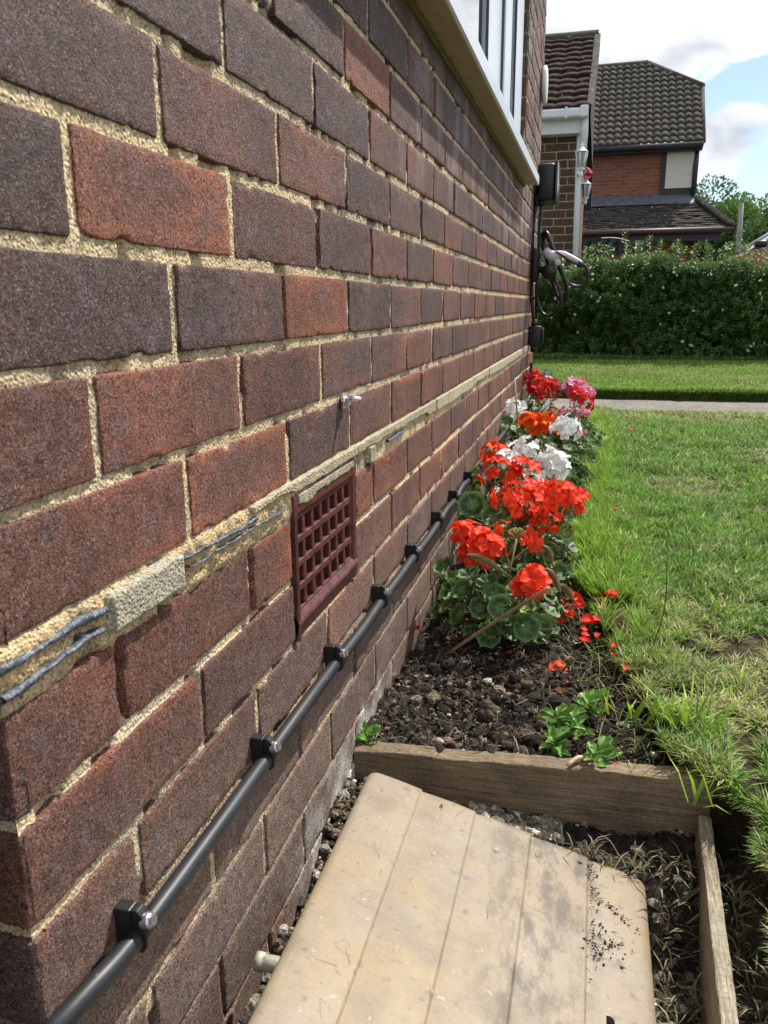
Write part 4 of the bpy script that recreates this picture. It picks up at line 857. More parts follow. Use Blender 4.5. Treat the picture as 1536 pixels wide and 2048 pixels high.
geranium('slim white geranium against the wall with one compact head', (.045, 2.98), .09, 40, [(1027, 823, 3.0, 27, WHIT, 16, dict(fr=.020))], 26, hmax=.17, extra=[(L_(985, 865, 2.8), .045, (-.3, -.7, .5), 0), (L_(1037, 858, 2.8), .035, (0, -.5, .8), 0), (L_(1012, 845, 2.85), .034, (-.1, -.6, .7), 0)])
geranium('bright orange geranium with one flat loose head and yellow green leaves', (.15, 2.85), .10, 46, [(1066, 842, 2.8, 20, ORAN, 7, dict(fr=.024)), (1098, 850, 2.78, 24, ORAN, 9, dict(fr=.024))], 27, yellow=.35, hmax=.17)
geranium('white geranium on the lawn side, beside the orange head', (.24, 2.74), .09, 44, [(1132, 855, 2.68, 25, WHIT, 15, dict(fr=.021))], 28, yellow=.08, hmax=.15)
geranium('deep red geranium against the wall at the far end, below the charger cable', (.08, 3.78), .14, 56, [(1068, 764, 3.75, 27, REDD, 26, {}), (1103, 772, 3.8, 18, REDD, 14, {}), (1082, 783, 3.7, 17, REDD, 12, {}), (1112, 790, 3.7, 9, REDD, 5, {}), (1095, 757, 4.0, 9, WHIT, 5, {})], 29, hmax=.19, yellow=.1)
geranium('leafy green geranium without open flowers behind the orange one', (.12, 3.30), .13, 64, [(1110, 825, 3.2, 12, REDD, 5, {})], 30, yellow=.35, hmax=.20)
geranium('pale pink geranium with double mauve heads at the far end on the lawn side', (.26, 3.62), .11, 46, [(1143, 773, 3.6, 18, (.72, .38, .55), 18, dict(col2=DPNK)), (1157, 768, 3.65, 16, DPNK, 14, dict(col2=PINK)), (1167, 787, 3.55, 18, PINK, 16, {})], 31, hmax=.17)
geranium('red geranium leaning over the path edge, on the lawn side', (.26, 3.38), .09, 40, [(1162, 799, 3.38, 25, (.72, .02, .014), 16, dict(dirn=(.5, -.2, .8)))], 32, hmax=.16)
geranium('pink geranium with small fading heads low on the lawn edge', (.275, 3.08), .09, 44, [(1130, 820, 3.3, 11, PINK, 6, {}), (1166, 826, 3.2, 12, (.72, .26, .36), 10, dict(fr=.011)), (1160, 866, 3.0, 12, (.55, .16, .20), 12, dict(fr=.010)), (1150, 818, 3.3, 9, PINK, 5, {})], 33, hmax=.14)
geranium('low leafy geranium on the lawn side between white and scarlet heads', (.235, 2.45), .085, 46, [], 34, hmax=.13)
def lavender():
    b = atZ(1092, 790, -.63); t = thing('lavender', 'purple flowered spikes standing at the far wall corner', 'flower', (b[0], 4.12, -.63)); r = np.random.default_rng(4); st = MB(); fl = MB()
    for (px, py) in [(1091, 737), (1086, 747), (1098, 755), (1112, 757), (1107, 764), (1120, 765), (1078, 752), (1104, 748), (1116, 760), (1184, 800)]:
        tp = atY(px, py, 4.1+.1*r.random()); st.tube([(b[0]+.03*r.normal(), 4.12, -.63), (tp+np.array([b[0], 4.12, -.63]))/2+.01*r.normal(size=3), tp], .0018, 5, (.10, .14, .06), sub=3)
        for i in range(22):
            q = tp+np.array([r.normal()*.008, r.normal()*.008, -.045*r.random()]); u = r.normal(size=3); petal_grid(fl, q, u, np.cross(u, [0, 0, 1.])+.01, .009, .004, (.16, .13, .42), r)
    for i in range(160):
        q = np.array([b[0]+.05*r.normal(), 4.10+.05*r.normal(), -.60+.16*r.random()]); u = r.normal(size=3)+np.array([0, 0, 1.]); petal_grid(fl, q, u, np.cross(u, [.3, .7, 1.])+.01, .028, .004, (.09, .14, .05), r)
    fl.build('foliage', M['petal'], t); st.build('stem', M['stem'], t)
lavender()
def wilted():
    r = np.random.default_rng(8)
    for (px, py, Y, a, L, lab) in [(970, 1128, 1.40, (.85, .1, -.35), .075, 'long curled yellow and purple dying leaf across the nearest scarlet head'), (1105, 1160, 1.42, (.45, -.1, -.6), .05, 'brown drooping dead leaf right of the low scarlet head'),
                                   (1130, 1185, 1.42, (.6, -.2, -.4), .04, 'dark purplish withered leaf on the soil edge beside the grass'), (1095, 1110, 1.5, (.3, 0, -.5), .04, 'small brown yellow leaf hanging behind the single scarlet floret')]:
        p = atY(px, py, Y); mb = MB(); a = np.array(a); a /= np.linalg.norm(a); s = np.linspace(0, 1, 12)[:, None]; t = np.linspace(-1, 1, 7)[None]; w = .0085*np.sin(s*np.pi)**.7+.0005
        sd = np.cross(a, [0, .9, .4]); sd /= np.linalg.norm(sd); n = np.cross(sd, a)
        P = (p-a*L/2)+a*(L*s*np.ones_like(t))[..., None]+sd*(w*t)[..., None]+n*(.007*t**2+.003*np.sin(s*5)+.0012*np.sin(t*5+s*14))[..., None]
        k = (t**2)*np.ones_like(s); c = np.array((.10, .06, .05))*(1-k[..., None])+np.array((.30, .24, .06))*k[..., None]
        mb.grid(P, c); mb.tube([p+a*L/2, p+a*L*.9+np.array([0, .03, -.02])], .0012, 5, (.15, .10, .06)); tag(mb.build('withered_leaf', M['leaf']), lab, 'leaf')
wilted()
def petals():
    r = np.random.default_rng(12); co = [(1114, 1340, 13), (1227, 1316, 8), (858, 1203, 8), (833, 1263, 9), (897, 1203, 10), (873, 1232, 7), (926, 1254, 7), (1020, 1310, 8), (1095, 1225, 9), (1119, 1249, 11), (1093, 1249, 9), (1135, 1237, 14), (1150, 1205, 13), (1158, 1222, 13), (1183, 1250, 16), (1170, 1276, 10), (1168, 1290, 11), (1195, 1278, 9), (1230, 1198, 15), (1206, 1221, 7), (1079, 1216, 9), (1130, 1156, 12), (1232, 1019, 6), (1201, 922, 6), (1181, 933, 5), (1163, 919, 5), (1148, 937, 6), (1137, 955, 5), (1150, 960, 5), (1170, 948, 4), (1232, 1535, 6), (1135, 1370, 5), (1203, 1706, 6)]
    t0 = None
    co += [(1090+170*r.random(), 1185+170*r.random(), 4+5*r.random()) for _ in range(13)]+[(1140+60*r.random(), 915+80*r.random(), 3+3*r.random()) for _ in range(14)]+[(900+200*r.random(), 1190+60*r.random(), 5+4*r.random()) for _ in range(8)]+[(1250, 1100, 5), (1212, 1070, 5), (1262, 860, 6), (1190, 848, 5)]
    for i, (px, py, pr) in enumerate(co):
        Z = -.618 if px < 1150 else -.578
        if py > 1600: Z = -.76
        p = atZ(px, py, Z); mb = MB(); k = 3 if pr > 12 else (2 if pr > 10 else 1); L = pr*1.7/F_PX*np.linalg.norm(p-CAM); colr = (.72, .12, .05) if pr == 13 and i == 0 else ((.70, .035, .014) if py > 1000 else (.55, .03, .03))
        if px in (1232, 1135, 1203) and py > 1300: colr = (.35, .01, .06)
        for j in range(k):
            a = r.random()*6.28; q = p+np.array([(r.random()-.5)*L*.7*(k > 1), (r.random()-.5)*L*.7*(k > 1), .006+.003*j]); o = np.array([math.cos(a), math.sin(a), .15]); petal_grid(mb, q-o*L*.5, o, np.array([(r.random()-.5)*.8, -.45*r.random(), 1.]), L, L*.48, colr, r, .3)
        o = mb.build('fallen_petal', M['petal'])
        tag(o, 'lone coral petal lying on the soil below the other fallen petals' if i == 0 else 'small fallen geranium petals lying on the soil or in the grass', 'petal', 'fallen geranium petals')
petals()
def canes():
    M['cane'] = mat('split_cane', (.30, .20, .12), .6, noise=[(80, .7, 1.2)], bump=(120, .3, .002)); M['cane_pale'] = mat('pale_cane', (.50, .38, .22), .6, noise=[(80, .7, 1.2)])
    a, b = atZ(886, 1314, -.625), atY(1097, 1176, 1.24); mb = MB(); mb.tube([a, (a+b)/2+np.array([0, 0, .002]), b], [.0028, .0030, .0031], 10, sub=4); tag(mb.build('cane', M['cane']), 'brown cane leaning out of the soil in front of the nearest geranium', 'cane')
    mb = MB(); mb.tube([atY(1016, 1160, 1.44), atY(1033, 1078, 1.44)], .0016, 8); tag(mb.build('cane', M['cane_pale']), 'thin straw cane upright through the nearest scarlet head', 'cane')
    mb = MB(); mb.tube([atY(1036, 850, 2.95), atY(1029, 757, 2.95)], .0032, 8); tag(mb.build('cane', M['cane_pale']), 'pale short cane standing behind the compact white head by the wall', 'cane')
    mb = MB(); mb.tube([atZ(1136, 1152, -.62), atY(1134, 1040, 1.66)], .0015, 8, (0, 0, 0)); tag(mb.build('cane', M['cane']), 'dark thin stick upright at the lawn edge beside the scarlet flowers', 'cane')
    mb = MB(); p = atZ(1135, 1531, -.612); q = atZ(1175, 1518, -.612); mb.tube([p, (p+q)/2+np.array([0, .004, .004]), q], [.0025, .004, .003], 7, sub=3); tag(mb.build('twig', M['cane_pale']), 'short pale twig lying against the timber board', 'twig')
    mb = MB(); p, q = atZ(1300, 1310, -.6), atY(1334, 1118, 1.35); mb.tube([p, (p+q)/2+np.array([.01, 0, 0]), q], [.0012, .001, .0006], 5, (.05, .07, .03), sub=4); tag(mb.build('grass_stalk', M['stem']), 'single tall dark seed stalk leaning over the lawn', 'grass stalk')
canes()
def weed(px, py, n, R, h, seed, lab, col=(.17, .33, .07)):
    r = np.random.default_rng(seed); b = atZ(px, py, -.635); t = thing('weed', lab, 'weed', tuple(b)); fo = MB(); st = MB()
    for k in range(n):
        a = r.random()*6.28; s = R*(.15+.85*r.random()); p = b+np.array([math.cos(a)*s, math.sin(a)*s, h*(.5+.6*r.random())]); st.tube([b, (b+p)/2+np.array([0, 0, .008]), p], .0012, 5, (.14, .22, .06), sub=3)
        for j in range(7):
            th = j*1.1+r.random(); o = np.array([math.cos(th), math.sin(th), .35+.3*r.random()]); petal_grid(fo, p-np.array([0, 0, .004*j]), o, np.array([0, -.2, 1.]), .017+.012*r.random(), .0065, np.array(col)*(.7+.6*r.random()), r, .25)
    fo.build('foliage', M['leaf'], t); st.build('stem', M['stem'], t)
weed(1125, 1495, 9, .038, .045, 2, 'bright green broad leaved weed on the soil behind the board'); weed(1190, 1540, 4, .020, .035, 3, 'small low green weed with pointed leaves beside the board, right of the bigger weed')
weed(1180, 1440, 3, .012, .04, 6, 'single upright green sprig at the grass edge above the weeds'); weed(735, 1482, 3, .010, .010, 4, 'tiny mossy green seedling in the corner of wall and board', (.12, .26, .04)); weed(893, 1190, 4, .012, .05, 5, 'small green seedling beneath the nearest geranium by the wall', (.10, .22, .05))

# ------------------------------------------------------------------ car charger at the end of the wall
def build_charger():
    Y = 3.93; a, b = atY(1070, 326, Y), atY(1114, 401, Y); x0, x1, z1, z0 = .002, b[0], a[2], b[2]
    t = thing('car_charger', 'square black car charging box on the far end of the wall below the sill end', 'charger', (.05, Y+.1, z0))
    mb = MB(); mb.box(((.012+x1-.012)/2, Y+.10, (z0+z1)/2), (x1-.024, .20, z1-z0), .016); mb.build('housing', M['black'], t)
    mb = MB(); mb.box((x1-.007, Y+.102, (z0+z1)/2+.002), (.012, .212, z1-z0+.012), .005); mb.build('front_cover', mat('gloss_cover', (.03, .032, .036), .15, coat=.6), t)
    mb = MB(); mb.box((.004, Y+.10, (z0+z1)/2), (.012, .13, (z1-z0)*.7), .003); mb.build('back_plate', M['black'], t)
    for px in (1074, 1084):
        g = atY(px, 403, Y+.03); mb = MB(); mb.tube([g+np.array([0, 0, .01]), g-np.array([0, 0, .022])], [.015, .012], 12); mb.build('cable_gland', M['black'], t)
    # tethered lead with its coils
    P = lambda L, Yd=3.93: [tuple(atY(x, y, Yd+dy)) for (x, y, dy) in L]
    mb = MB()
    mb.tube(P([(1084, 403, .03), (1082, 430, .02), (1079, 465, .0), (1077, 520, -.01), (1073, 570, 0), (1074, 600, .02), (1083, 624, .02), (1097, 632, 0), (1112, 624, -.02), (1122, 606, -.03), (1119, 580, -.03), (1108, 556, -.02)]), .0075, 10, sub=6)
    mb.tube(P([(1108, 556, -.02), (1098, 530, 0), (1086, 495, .02), (1084, 472, .03), (1092, 465, 0), (1099, 478, -.02), (1110, 510, -.04), (1124, 545, -.04), (1133, 570, -.03), (1134, 592, -.02), (1126, 602, 0), (1114, 590, .02), (1104, 560, .03), (1094, 520, .03), (1087, 480, .03)]), .0095, 10, sub=6)
    mb.tube(P([(1087, 480, .03), (1091, 470, .02), (1097, 474, 0), (1106, 500, -.02), (1120, 535, -.02), (1137, 566, -.01), (1158, 573, 0), (1171, 566, 0), (1176, 549, 0), (1172, 535, 0), (1160, 524, 0)]), .0072, 10, sub=6)
    mb.tube(P([(1088, 476, .05), (1095, 468, .03), (1104, 492, .0), (1115, 530, 0), (1128, 560, .01), (1131, 585, .02), (1122, 596, .03), (1108, 575, .04), (1096, 535, .05), (1088, 490, .05)]), .0072, 10, sub=6)
    l = tag(mb.build('charging_lead', M['black']), 'coiled glossy black charging lead hanging below the charging box', 'cable')
    mb = MB(); p = atY(1114, 522, 3.885); mb.tube([p+np.array([-.008, 0, .022]), p+np.array([.006, 0, -.020])], .0135, 12); mb.build('tie_label', M['white'], l)
    h = thing('charger_holster', 'round black holster on the wall that holds the white plug handle', 'holster', tuple(atY(1094, 545, 3.9)))
    c = atY(1098, 543, 3.88); mb = MB(); mb.tube([c+np.array([0, .05, 0]), c, c-np.array([0, .012, 0])], [.030, .036, .034], 24); mb.build('socket', M['black'], h)
    mb = MB(); mb.box((.018, 3.95, c[2]+.03), (.034, .07, .15), .006); mb.tube([(.02, 3.94, c[2]+.02), c+np.array([0, .03, 0])], .016, 10); mb.build('bracket', M['black'], h)
    g = thing('plug_handle', 'white and black charging plug handle resting in the holster', 'plug', tuple(atY(1120, 510, 3.88)))
    mb = MB(); q = [atY(1091, 502, 3.90), atY(1104, 512, 3.885), atY(1122, 508, 3.88), atY(1142, 516, 3.88), atY(1163, 527, 3.88)]; mb.tube(q, [.019, .024, .015, .014, .012], 18, sub=5); mb.build('shell', mat('shell_white', (.62, .62, .70), .3), g)
    mb = MB(); up = np.array([0, -.018, 0]); mb.tube([atY(1112, 503, 3.862), atY(1126, 511, 3.862), atY(1143, 524, 3.862), atY(1160, 531, 3.87)], [.004, .006, .006, .005], 8, sub=4); mb.tube([atY(1156, 527, 3.88), atY(1166, 531, 3.88)], [.017, .012], 12); mb.build('grip', M['black'], g)
    # supply cable, isolator and conduit
    mb = MB(); mb.tube(P([(1074, 403, .03), (1070, 425, .03), (1066, 455, .03), (1064.5, 500, .03), (1063.5, 560, .03), (1064, 600, .03), (1067, 640, .03)], 3.93), .0088, 10, sub=5); tag(mb.build('supply_cable', M['cable']), 'straight black supply cable running down the wall edge beneath the charging box', 'cable')
    for py in (462, 596):
        c = atY(1064.5, py, 3.955); t2 = thing('cable_clip', ('small black clip on the vertical cable beside the coil hook' if py < 500 else 'small black clip on the vertical cable above the isolator box'), 'cable clip', tuple(c)); mb = MB(); mb.box(c+np.array([-.001, 0, 0]), (.028, .03, .018), .004); mb.build('strap', M['black'], t2); mb = MB(); mb.tube([c+np.array([.012, -.005, .0]), c+np.array([.017, -.005, 0])], .004, 8); mb.build('bolt', M['steel'], t2)
    a, b = atY(1063, 652, 3.93), atY(1084, 692, 3.93); t = thing('isolator_switch', 'small black isolator box on the wall below the charger lead', 'switch', (.03, 3.96, b[2]))
    mb = MB(); mb.box(((.001+b[0])/2-.004, 3.965, (a[2]+b[2])/2), (b[0]-.010, .075, a[2]-b[2]), .006); mb.build('housing', M['black'], t)
    mb = MB(); mb.box((b[0]-.002, 3.965, (a[2]+b[2])/2), (.010, .06, (a[2]-b[2])*.8), .004); mb.build('switch_cover', M['black'], t)
    for z, d in ((a[2], 1), (b[2], -1)): mb = MB(); mb.tube([(.024, 3.955, z-.004*d), (.024, 3.955, z+.03*d)], [.016, .013], 12); mb.build('cable_gland', M['black'], t)
    p0 = atY(1086, 132, 4.16); p1 = atY(1089, 209, 4.16); t = thing('wall_plaque', 'white oval plaque seen edge on, high on the far end of the wall', 'plaque', (.012, 4.16, (p0[2]+p1[2])/2))
    th = np.linspace(0, 2*np.pi, 33)[:-1]; zc, hr = (p0[2]+p1[2])/2, (p0[2]-p1[2])/2; mb = MB(); n = 32; V = []
    for (x, k) in ((.004, .93), (.010, 1.), (.020, 1.), (.025, .9)): V += [(x, 4.16+.075*k*math.cos(q), zc+hr*k*math.sin(q)) for q in th]
    i = np.arange(n); j = (i+1) % n; mb.add(V, [np.concatenate([np.stack([i+a*n, j+a*n, j+(a+1)*n, i+(a+1)*n], -1) for a in range(3)]), np.array([list(range(3*n, 4*n))])]); mb.build('plate', M['white'], t)
build_charger()

# ------------------------------------------------------------------ hedge
M['hedge'] = mat('hedge_leaf', vcol=True, rough=.42, spec=.4, trans=.22)
M['bark'] = mat('bark', (.12, .09, .065), .9, noise=[(20, .6, 1.3)], bump=(60, .8, .02))
def leaf_pairs(mb, P, D, N, L, W, col):
    """lance shaped leaf: P base, D direction, N normal, folded along the midrib"""
    S = np.cross(D, N); S /= np.linalg.norm(S, axis=1)[:, None]+1e-9; L = L[:, None]; W = W[:, None]
    a = P+D*L*.45+S*W*.5-N*W*.0; b = P+D*L*.45-S*W*.5; m = P+D*L*.45-N*W*.18; tip = P+D*L-N*L*.10
    V = np.stack([P, a, m, b, tip], 1).reshape(-1, 3); i = np.arange(len(P))[:, None]*5
    mb.add(V, [np.concatenate([i+np.array([[0, 2, 1]]), i+np.array([[0, 3, 2]]), i+np.array([[1, 2, 4]]), i+np.array([[2, 3, 4]])])], np.repeat(col, 5, 0))
def hz_top(X): return .215+.09*(vnoise(X*2.1, 0*X, 0, 71)-.5)*2+.05*(vnoise(X*7, 0*X, 0, 72)-.5)*2+.06*sst(1.6, .2, X)
HY = 7.45
def shoots(mb, n, r, P, D, K, L0, sp, colf, stem=None):
    D = D/np.linalg.norm(D, axis=1)[:, None]; up = np.array([0, 0, 1.])
    for k in range(K):
        t = k*sp; bend = D*t[:, None] if np.ndim(t) else D*(k*sp)[:, None] if np.ndim(sp) else D*(k*sp)
        Q = P+bend+np.array([0, 0, .15])*(k*.012)**1.0*0; ax = np.cross(D, up); ax /= np.linalg.norm(ax, axis=1)[:, None]+1e-9; a = k*1.57+.5*r.random(n); bx = np.cross(ax, D)
        S = ax*np.cos(a)[:, None]+bx*np.sin(a)[:, None]
        for sg in (1, -1):
            dd = S*sg*(.75+.3*r.random(n))[:, None]+D*(.75)+ (r.random((n, 3))-.5)*.35; dd /= np.linalg.norm(dd, axis=1)[:, None]; nn_ = D-dd*(dd*D).sum(1)[:, None]+(r.random((n, 3))-.5)*.3; nn_ /= np.linalg.norm(nn_, axis=1)[:, None]
            sc = (.7+.5*r.random(n))*(1-.35*(k == K-1)); leaf_pairs(mb, Q, dd, nn_, L0*sc, L0*.33*sc, colf(n, k/K))
def build_hedge():
    r = np.random.default_rng(77); t = thing('hedge', 'tall dark green privet hedge with a few white blossoms behind the far lawn', 'hedge', (1.4, 7.8, -.45), None)
    mb = MB()
    tipk = .22
    def col(n, f):
        k = r.random(n)[:, None]; c = np.where(k < .62, np.array((.044, .108, .026)), np.where(k < .88, np.array((.075, .165, .036)), np.array((.12, .22, .045)))); c = c*(.7+.6*r.random((n, 1))); return c*(1-f*tipk)+np.array((.24, .37, .07))*f*tipk
    n = 5200; X = -1.2+5.6*r.random(n); z = -.46+(hz_top(X)+.44)*r.random(n)**.9
    Yf = HY+(fbm(X*2.2, z*2.6, 0, 3, 61)-.5)*.42+.10*sst(.2, .55, z)
    P = np.stack([X, Yf+.04*r.random(n), z], -1); D = np.stack([(r.random(n)-.5)*1.2, -.9+.5*(r.random(n)), .35+.9*r.random(n)], -1)
    shoots(mb, n, r, P, D, 5, .050, .020, col)
    tipk = .6
    n = 2600; X = -1.2+5.6*r.random(n); Y = HY+.75*r.random(n); z = hz_top(X)-.04*r.random(n); D = np.stack([(r.random(n)-.5)*.7, -.25+.3*(r.random(n)-.3), 1.+0*X], -1)
    shoots(mb, n, r, np.stack([X, Y, z-.05], -1), D, 6, .050, .024, col)
    n = 240; X = -.9+5.2*r.random(n); Y = HY+.05+.35*r.random(n); z = hz_top(X); D = np.stack([(r.random(n)-.5)*.25, -.1+0*X, 1.+0*X], -1)
    shoots(mb, n, r, np.stack([X, Y, z-.04], -1), D, 9, .046, .027, col)
    for (px, y0, y1) in [(1249, 500, 455), (1302, 500, 468), (1315, 505, 480), (1397, 505, 482), (1421, 505, 478), (1362, 510, 490), (1180, 510, 497), (1360, 505, 478), (1345, 510, 492), (1460, 510, 482)]:
        a, b = atY(px, y0, HY+.1), atY(px, y1, HY+.1); m = 7; d = (b-a)/m
        for k in range(2): shoots(mb, 1, r, a[None], (b-a)[None]+.02*r.normal(size=(1, 3)), m, .048, float(np.linalg.norm(d)), col)
    mb.build('foliage', M['hedge'], t, smooth=False)
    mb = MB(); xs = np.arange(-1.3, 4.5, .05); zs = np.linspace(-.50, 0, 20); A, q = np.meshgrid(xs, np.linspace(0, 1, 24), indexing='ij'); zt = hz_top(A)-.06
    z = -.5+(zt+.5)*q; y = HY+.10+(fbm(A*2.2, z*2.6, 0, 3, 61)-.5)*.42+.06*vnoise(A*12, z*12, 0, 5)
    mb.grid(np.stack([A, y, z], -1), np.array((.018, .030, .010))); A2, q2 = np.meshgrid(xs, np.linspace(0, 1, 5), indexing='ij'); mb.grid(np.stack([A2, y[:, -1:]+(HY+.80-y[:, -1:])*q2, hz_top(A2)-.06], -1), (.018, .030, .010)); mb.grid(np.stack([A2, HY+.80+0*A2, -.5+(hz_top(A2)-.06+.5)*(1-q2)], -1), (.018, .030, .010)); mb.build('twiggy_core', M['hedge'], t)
    mb = MB()
    for (px, py, m) in [(1382, 692, 5), (1365, 682, 3), (1505, 688, 3), (1498, 701, 2), (1340, 625, 2), (1198, 600, 3), (1182, 592, 2), (1150, 630, 2), (1160, 665, 2), (1235, 595, 2), (1265, 568, 2), (1238, 560, 2), (1350, 545, 3), (1425, 545, 2), (1470, 570, 2), (1525, 590, 3), (1520, 562, 2), (1378, 625, 2), (1322, 650, 2), (1180, 535, 2), (1186, 540, 2), (1108, 595, 2), (1110, 555, 2), (1300, 550, 2), (1100, 640, 2), (1330, 575, 2), (1188, 560, 2), (1445, 620, 2)]:
        for j in range(max(1, m-1)):
            c = atY(px+r.normal()*3, py+r.normal()*3, HY-.22); 
            for i in range(5): u = r.normal(size=3); petal_grid(mb, c, u, np.cross(u, [0, 0, 1.])+.05, .014, .008, (.62, .66, .52), r)
    mb.build('blossom', M['petal'], t)
    # weeds along the foot
    mb = MB(); n = 3500; X = -.8+4.8*r.random(n); Y = HY-.28+.1*r.random(n); blades(mb, np.stack([X, Y, farz(X, Y)], -1), .03+.06*r.random(n)**2, .005+.006*r.random(n), .2+.6*r.random(n), r.random(n)*6.28, np.array((.06, .13, .03))*(.6+.9*r.random((n, 1)))); mb.build('foot_growth', M['hedge'], t, smooth=False)
build_hedge()

# ------------------------------------------------------------------ houses behind the hedge
def far_brick(name, c1, c2, mo, scale_h=.075, w=.225, rot=False):
    m = bpy.data.materials.new(name); m.use_nodes = True; nt = m.node_tree; N = nt.nodes; L = nt.links; b = N['Principled BSDF']; b.inputs['Roughness'].default_value = .85
    tc = N.new('ShaderNodeTexCoord'); sx = N.new('ShaderNodeSeparateXYZ'); L.new(tc.outputs['Object'], sx.inputs[0]); cb = N.new('ShaderNodeCombineXYZ')
    ad = N.new('ShaderNodeMath'); ad.operation = 'ADD'; L.new(sx.outputs[0], ad.inputs[0]); L.new(sx.outputs[1], ad.inputs[1]); L.new(ad.outputs[0], cb.inputs[0]); L.new(sx.outputs[2], cb.inputs[1])
    n0 = N.new('ShaderNodeTexNoise'); n0.inputs['Scale'].default_value = 9; L.new(tc.outputs['Object'], n0.inputs['Vector'])
    v = N.new('ShaderNodeVectorMath'); v.operation = 'MULTIPLY_ADD'; L.new(n0.outputs['Color'], v.inputs[0]); v.inputs[1].default_value = (.022, .014, 0); L.new(cb.outputs[0], v.inputs[2])
    br = N.new('ShaderNodeTexBrick'); br.inputs['Scale'].default_value = 1; br.inputs['Brick Width'].default_value = w; br.inputs['Row Height'].default_value = scale_h; br.inputs['Mortar Size'].default_value = .006; br.inputs['Mortar Smooth'].default_value = .3; br.inputs['Bias'].default_value = 0
    br.inputs['Color1'].default_value = (*c1, 1); br.inputs['Color2'].default_value = (*c2, 1); br.inputs['Mortar'].default_value = (*mo, 1); L.new(v.outputs[0], br.inputs['Vector'])
    n = N.new('ShaderNodeTexNoise'); n.inputs['Scale'].default_value = 40; n.inputs['Detail'].default_value = 5; L.new(tc.outputs['Object'], n.inputs['Vector']); mr = N.new('ShaderNodeMapRange'); mr.inputs[1].default_value = .3; mr.inputs[2].default_value = .7; mr.inputs[3].default_value = .65; mr.inputs[4].default_value = 1.35; L.new(n.outputs['Fac'], mr.inputs[0])
    s = N.new('ShaderNodeVectorMath'); s.operation = 'SCALE'; L.new(br.outputs['Color'], s.inputs[0]); L.new(mr.outputs[0], s.inputs['Scale']); L.new(s.outputs[0], b.inputs['Base Color'])
    bp = N.new('ShaderNodeBump'); bp.invert = True; bp.inputs['Strength'].default_value = .8; bp.inputs['Distance'].default_value = .008; L.new(br.outputs['Fac'], bp.inputs['Height']); L.new(bp.outputs[0], b.inputs['Normal']); return m
M['brick_dark'] = far_brick('dark_brown_brickwork', (.060, .036, .026), (.105, .052, .034), (.34, .29, .18))
M['brick_orange'] = far_brick('orange_brickwork', (.17, .060, .034), (.25, .090, .050), (.26, .20, .15))
M['tile_brown'] = mat('brown_roof_tile', (.040, .026, .023), .95, spec=.1, noise=[(30, .5, 1.4)], mottle=[(22, (.36, .34, .31), .645, .70), (9, (.06, .042, .035), .4, .7)], bump=(90, .6, .006))
M['tile_grey'] = mat('grey_roof_tile', (.080, .073, .066), .95, spec=.1, noise=[(7, .7, 1.3), (40, .7, 1.3)], mottle=[(30, (.26, .26, .22), .60, .75)], bump=(60, .5, .01))
M['tile_plain'] = mat('dark_plain_tile', (.042, .036, .034), .95, spec=.1, noise=[(20, .6, 1.4)], mottle=[(20, (.62, .62, .58), .655, .70), (7, (.10, .09, .08), .4, .7)], bump=(60, .5, .01))
M['darkwood'] = mat('dark_stained_timber', (.022, .023, .030), .6, noise=[(20, .7, 1.3)]); M['lead'] = mat('lead_flashing', (.13, .145, .18), .45, metal=.3, noise=[(8, .7, 1.3)]); M['cream'] = mat('cream_render', (.56, .54, .47), .8, noise=[(12, .95, 1.04)])
M['shadow_room'] = mat('dark_interior', (.02, .018, .02), .9)
def quad(mb, a, b, c, d, col=None): mb.add([a, b, c, d], np.array([[0, 1, 2, 3]]), col)
def onplane(px, py, p0, n): d = ray(px, py); return CAM+d*(((p0-CAM)@n)/(d@n))
def tiled(p00, e1, e2, rows, inside, mb, wave=0., wl=.2, lip=.02, nx=None, jit=.0):
    """courses of tiles on the plane p00 + s*e1 + t*e2 (eaves to ridge); inside(s,t) trims the outline"""
    L1 = np.linalg.norm(e1); L2 = np.linalg.norm(e2); n = np.cross(e1, e2); n /= np.linalg.norm(n); n = n if n[2] > 0 else -n; r = np.random.default_rng(rows)
    nx = nx or int(L1/(wl/8 if wave else .04)); s = np.linspace(0, 1, nx+1); wv = wave*np.abs(np.sin(np.pi*s*L1/wl))**.7 if wave else 0*s
    for k in range(rows):
        t0, t1 = k/rows, (k+1.06)/rows; j = jit*(vnoise(s*L1/wl*1.0, 0*s+k, 0, 9)-.5)
        R = []
        for (t, h) in ((t0, -.004), (t0, lip), (t0+.0008, lip+.002), ((t0+t1)/2, lip*.62), (t1, lip*.15)):
            R.append(p00+s[:, None]*e1+np.minimum(t, 1)*e2+n*(h+wv+j)[:, None])
        P = np.stack(R, 1); i = np.arange(P.shape[0]*5).reshape(-1, 5); sc = (s[:-1]+s[1:])/2; ok = inside(sc, (t0+t1)/2)
        q = np.stack([i[:-1, :-1], i[1:, :-1], i[1:, 1:], i[:-1, 1:]], -1)[ok].reshape(-1, 4)
        if len(q): mb.add(P.reshape(-1, 3), q)
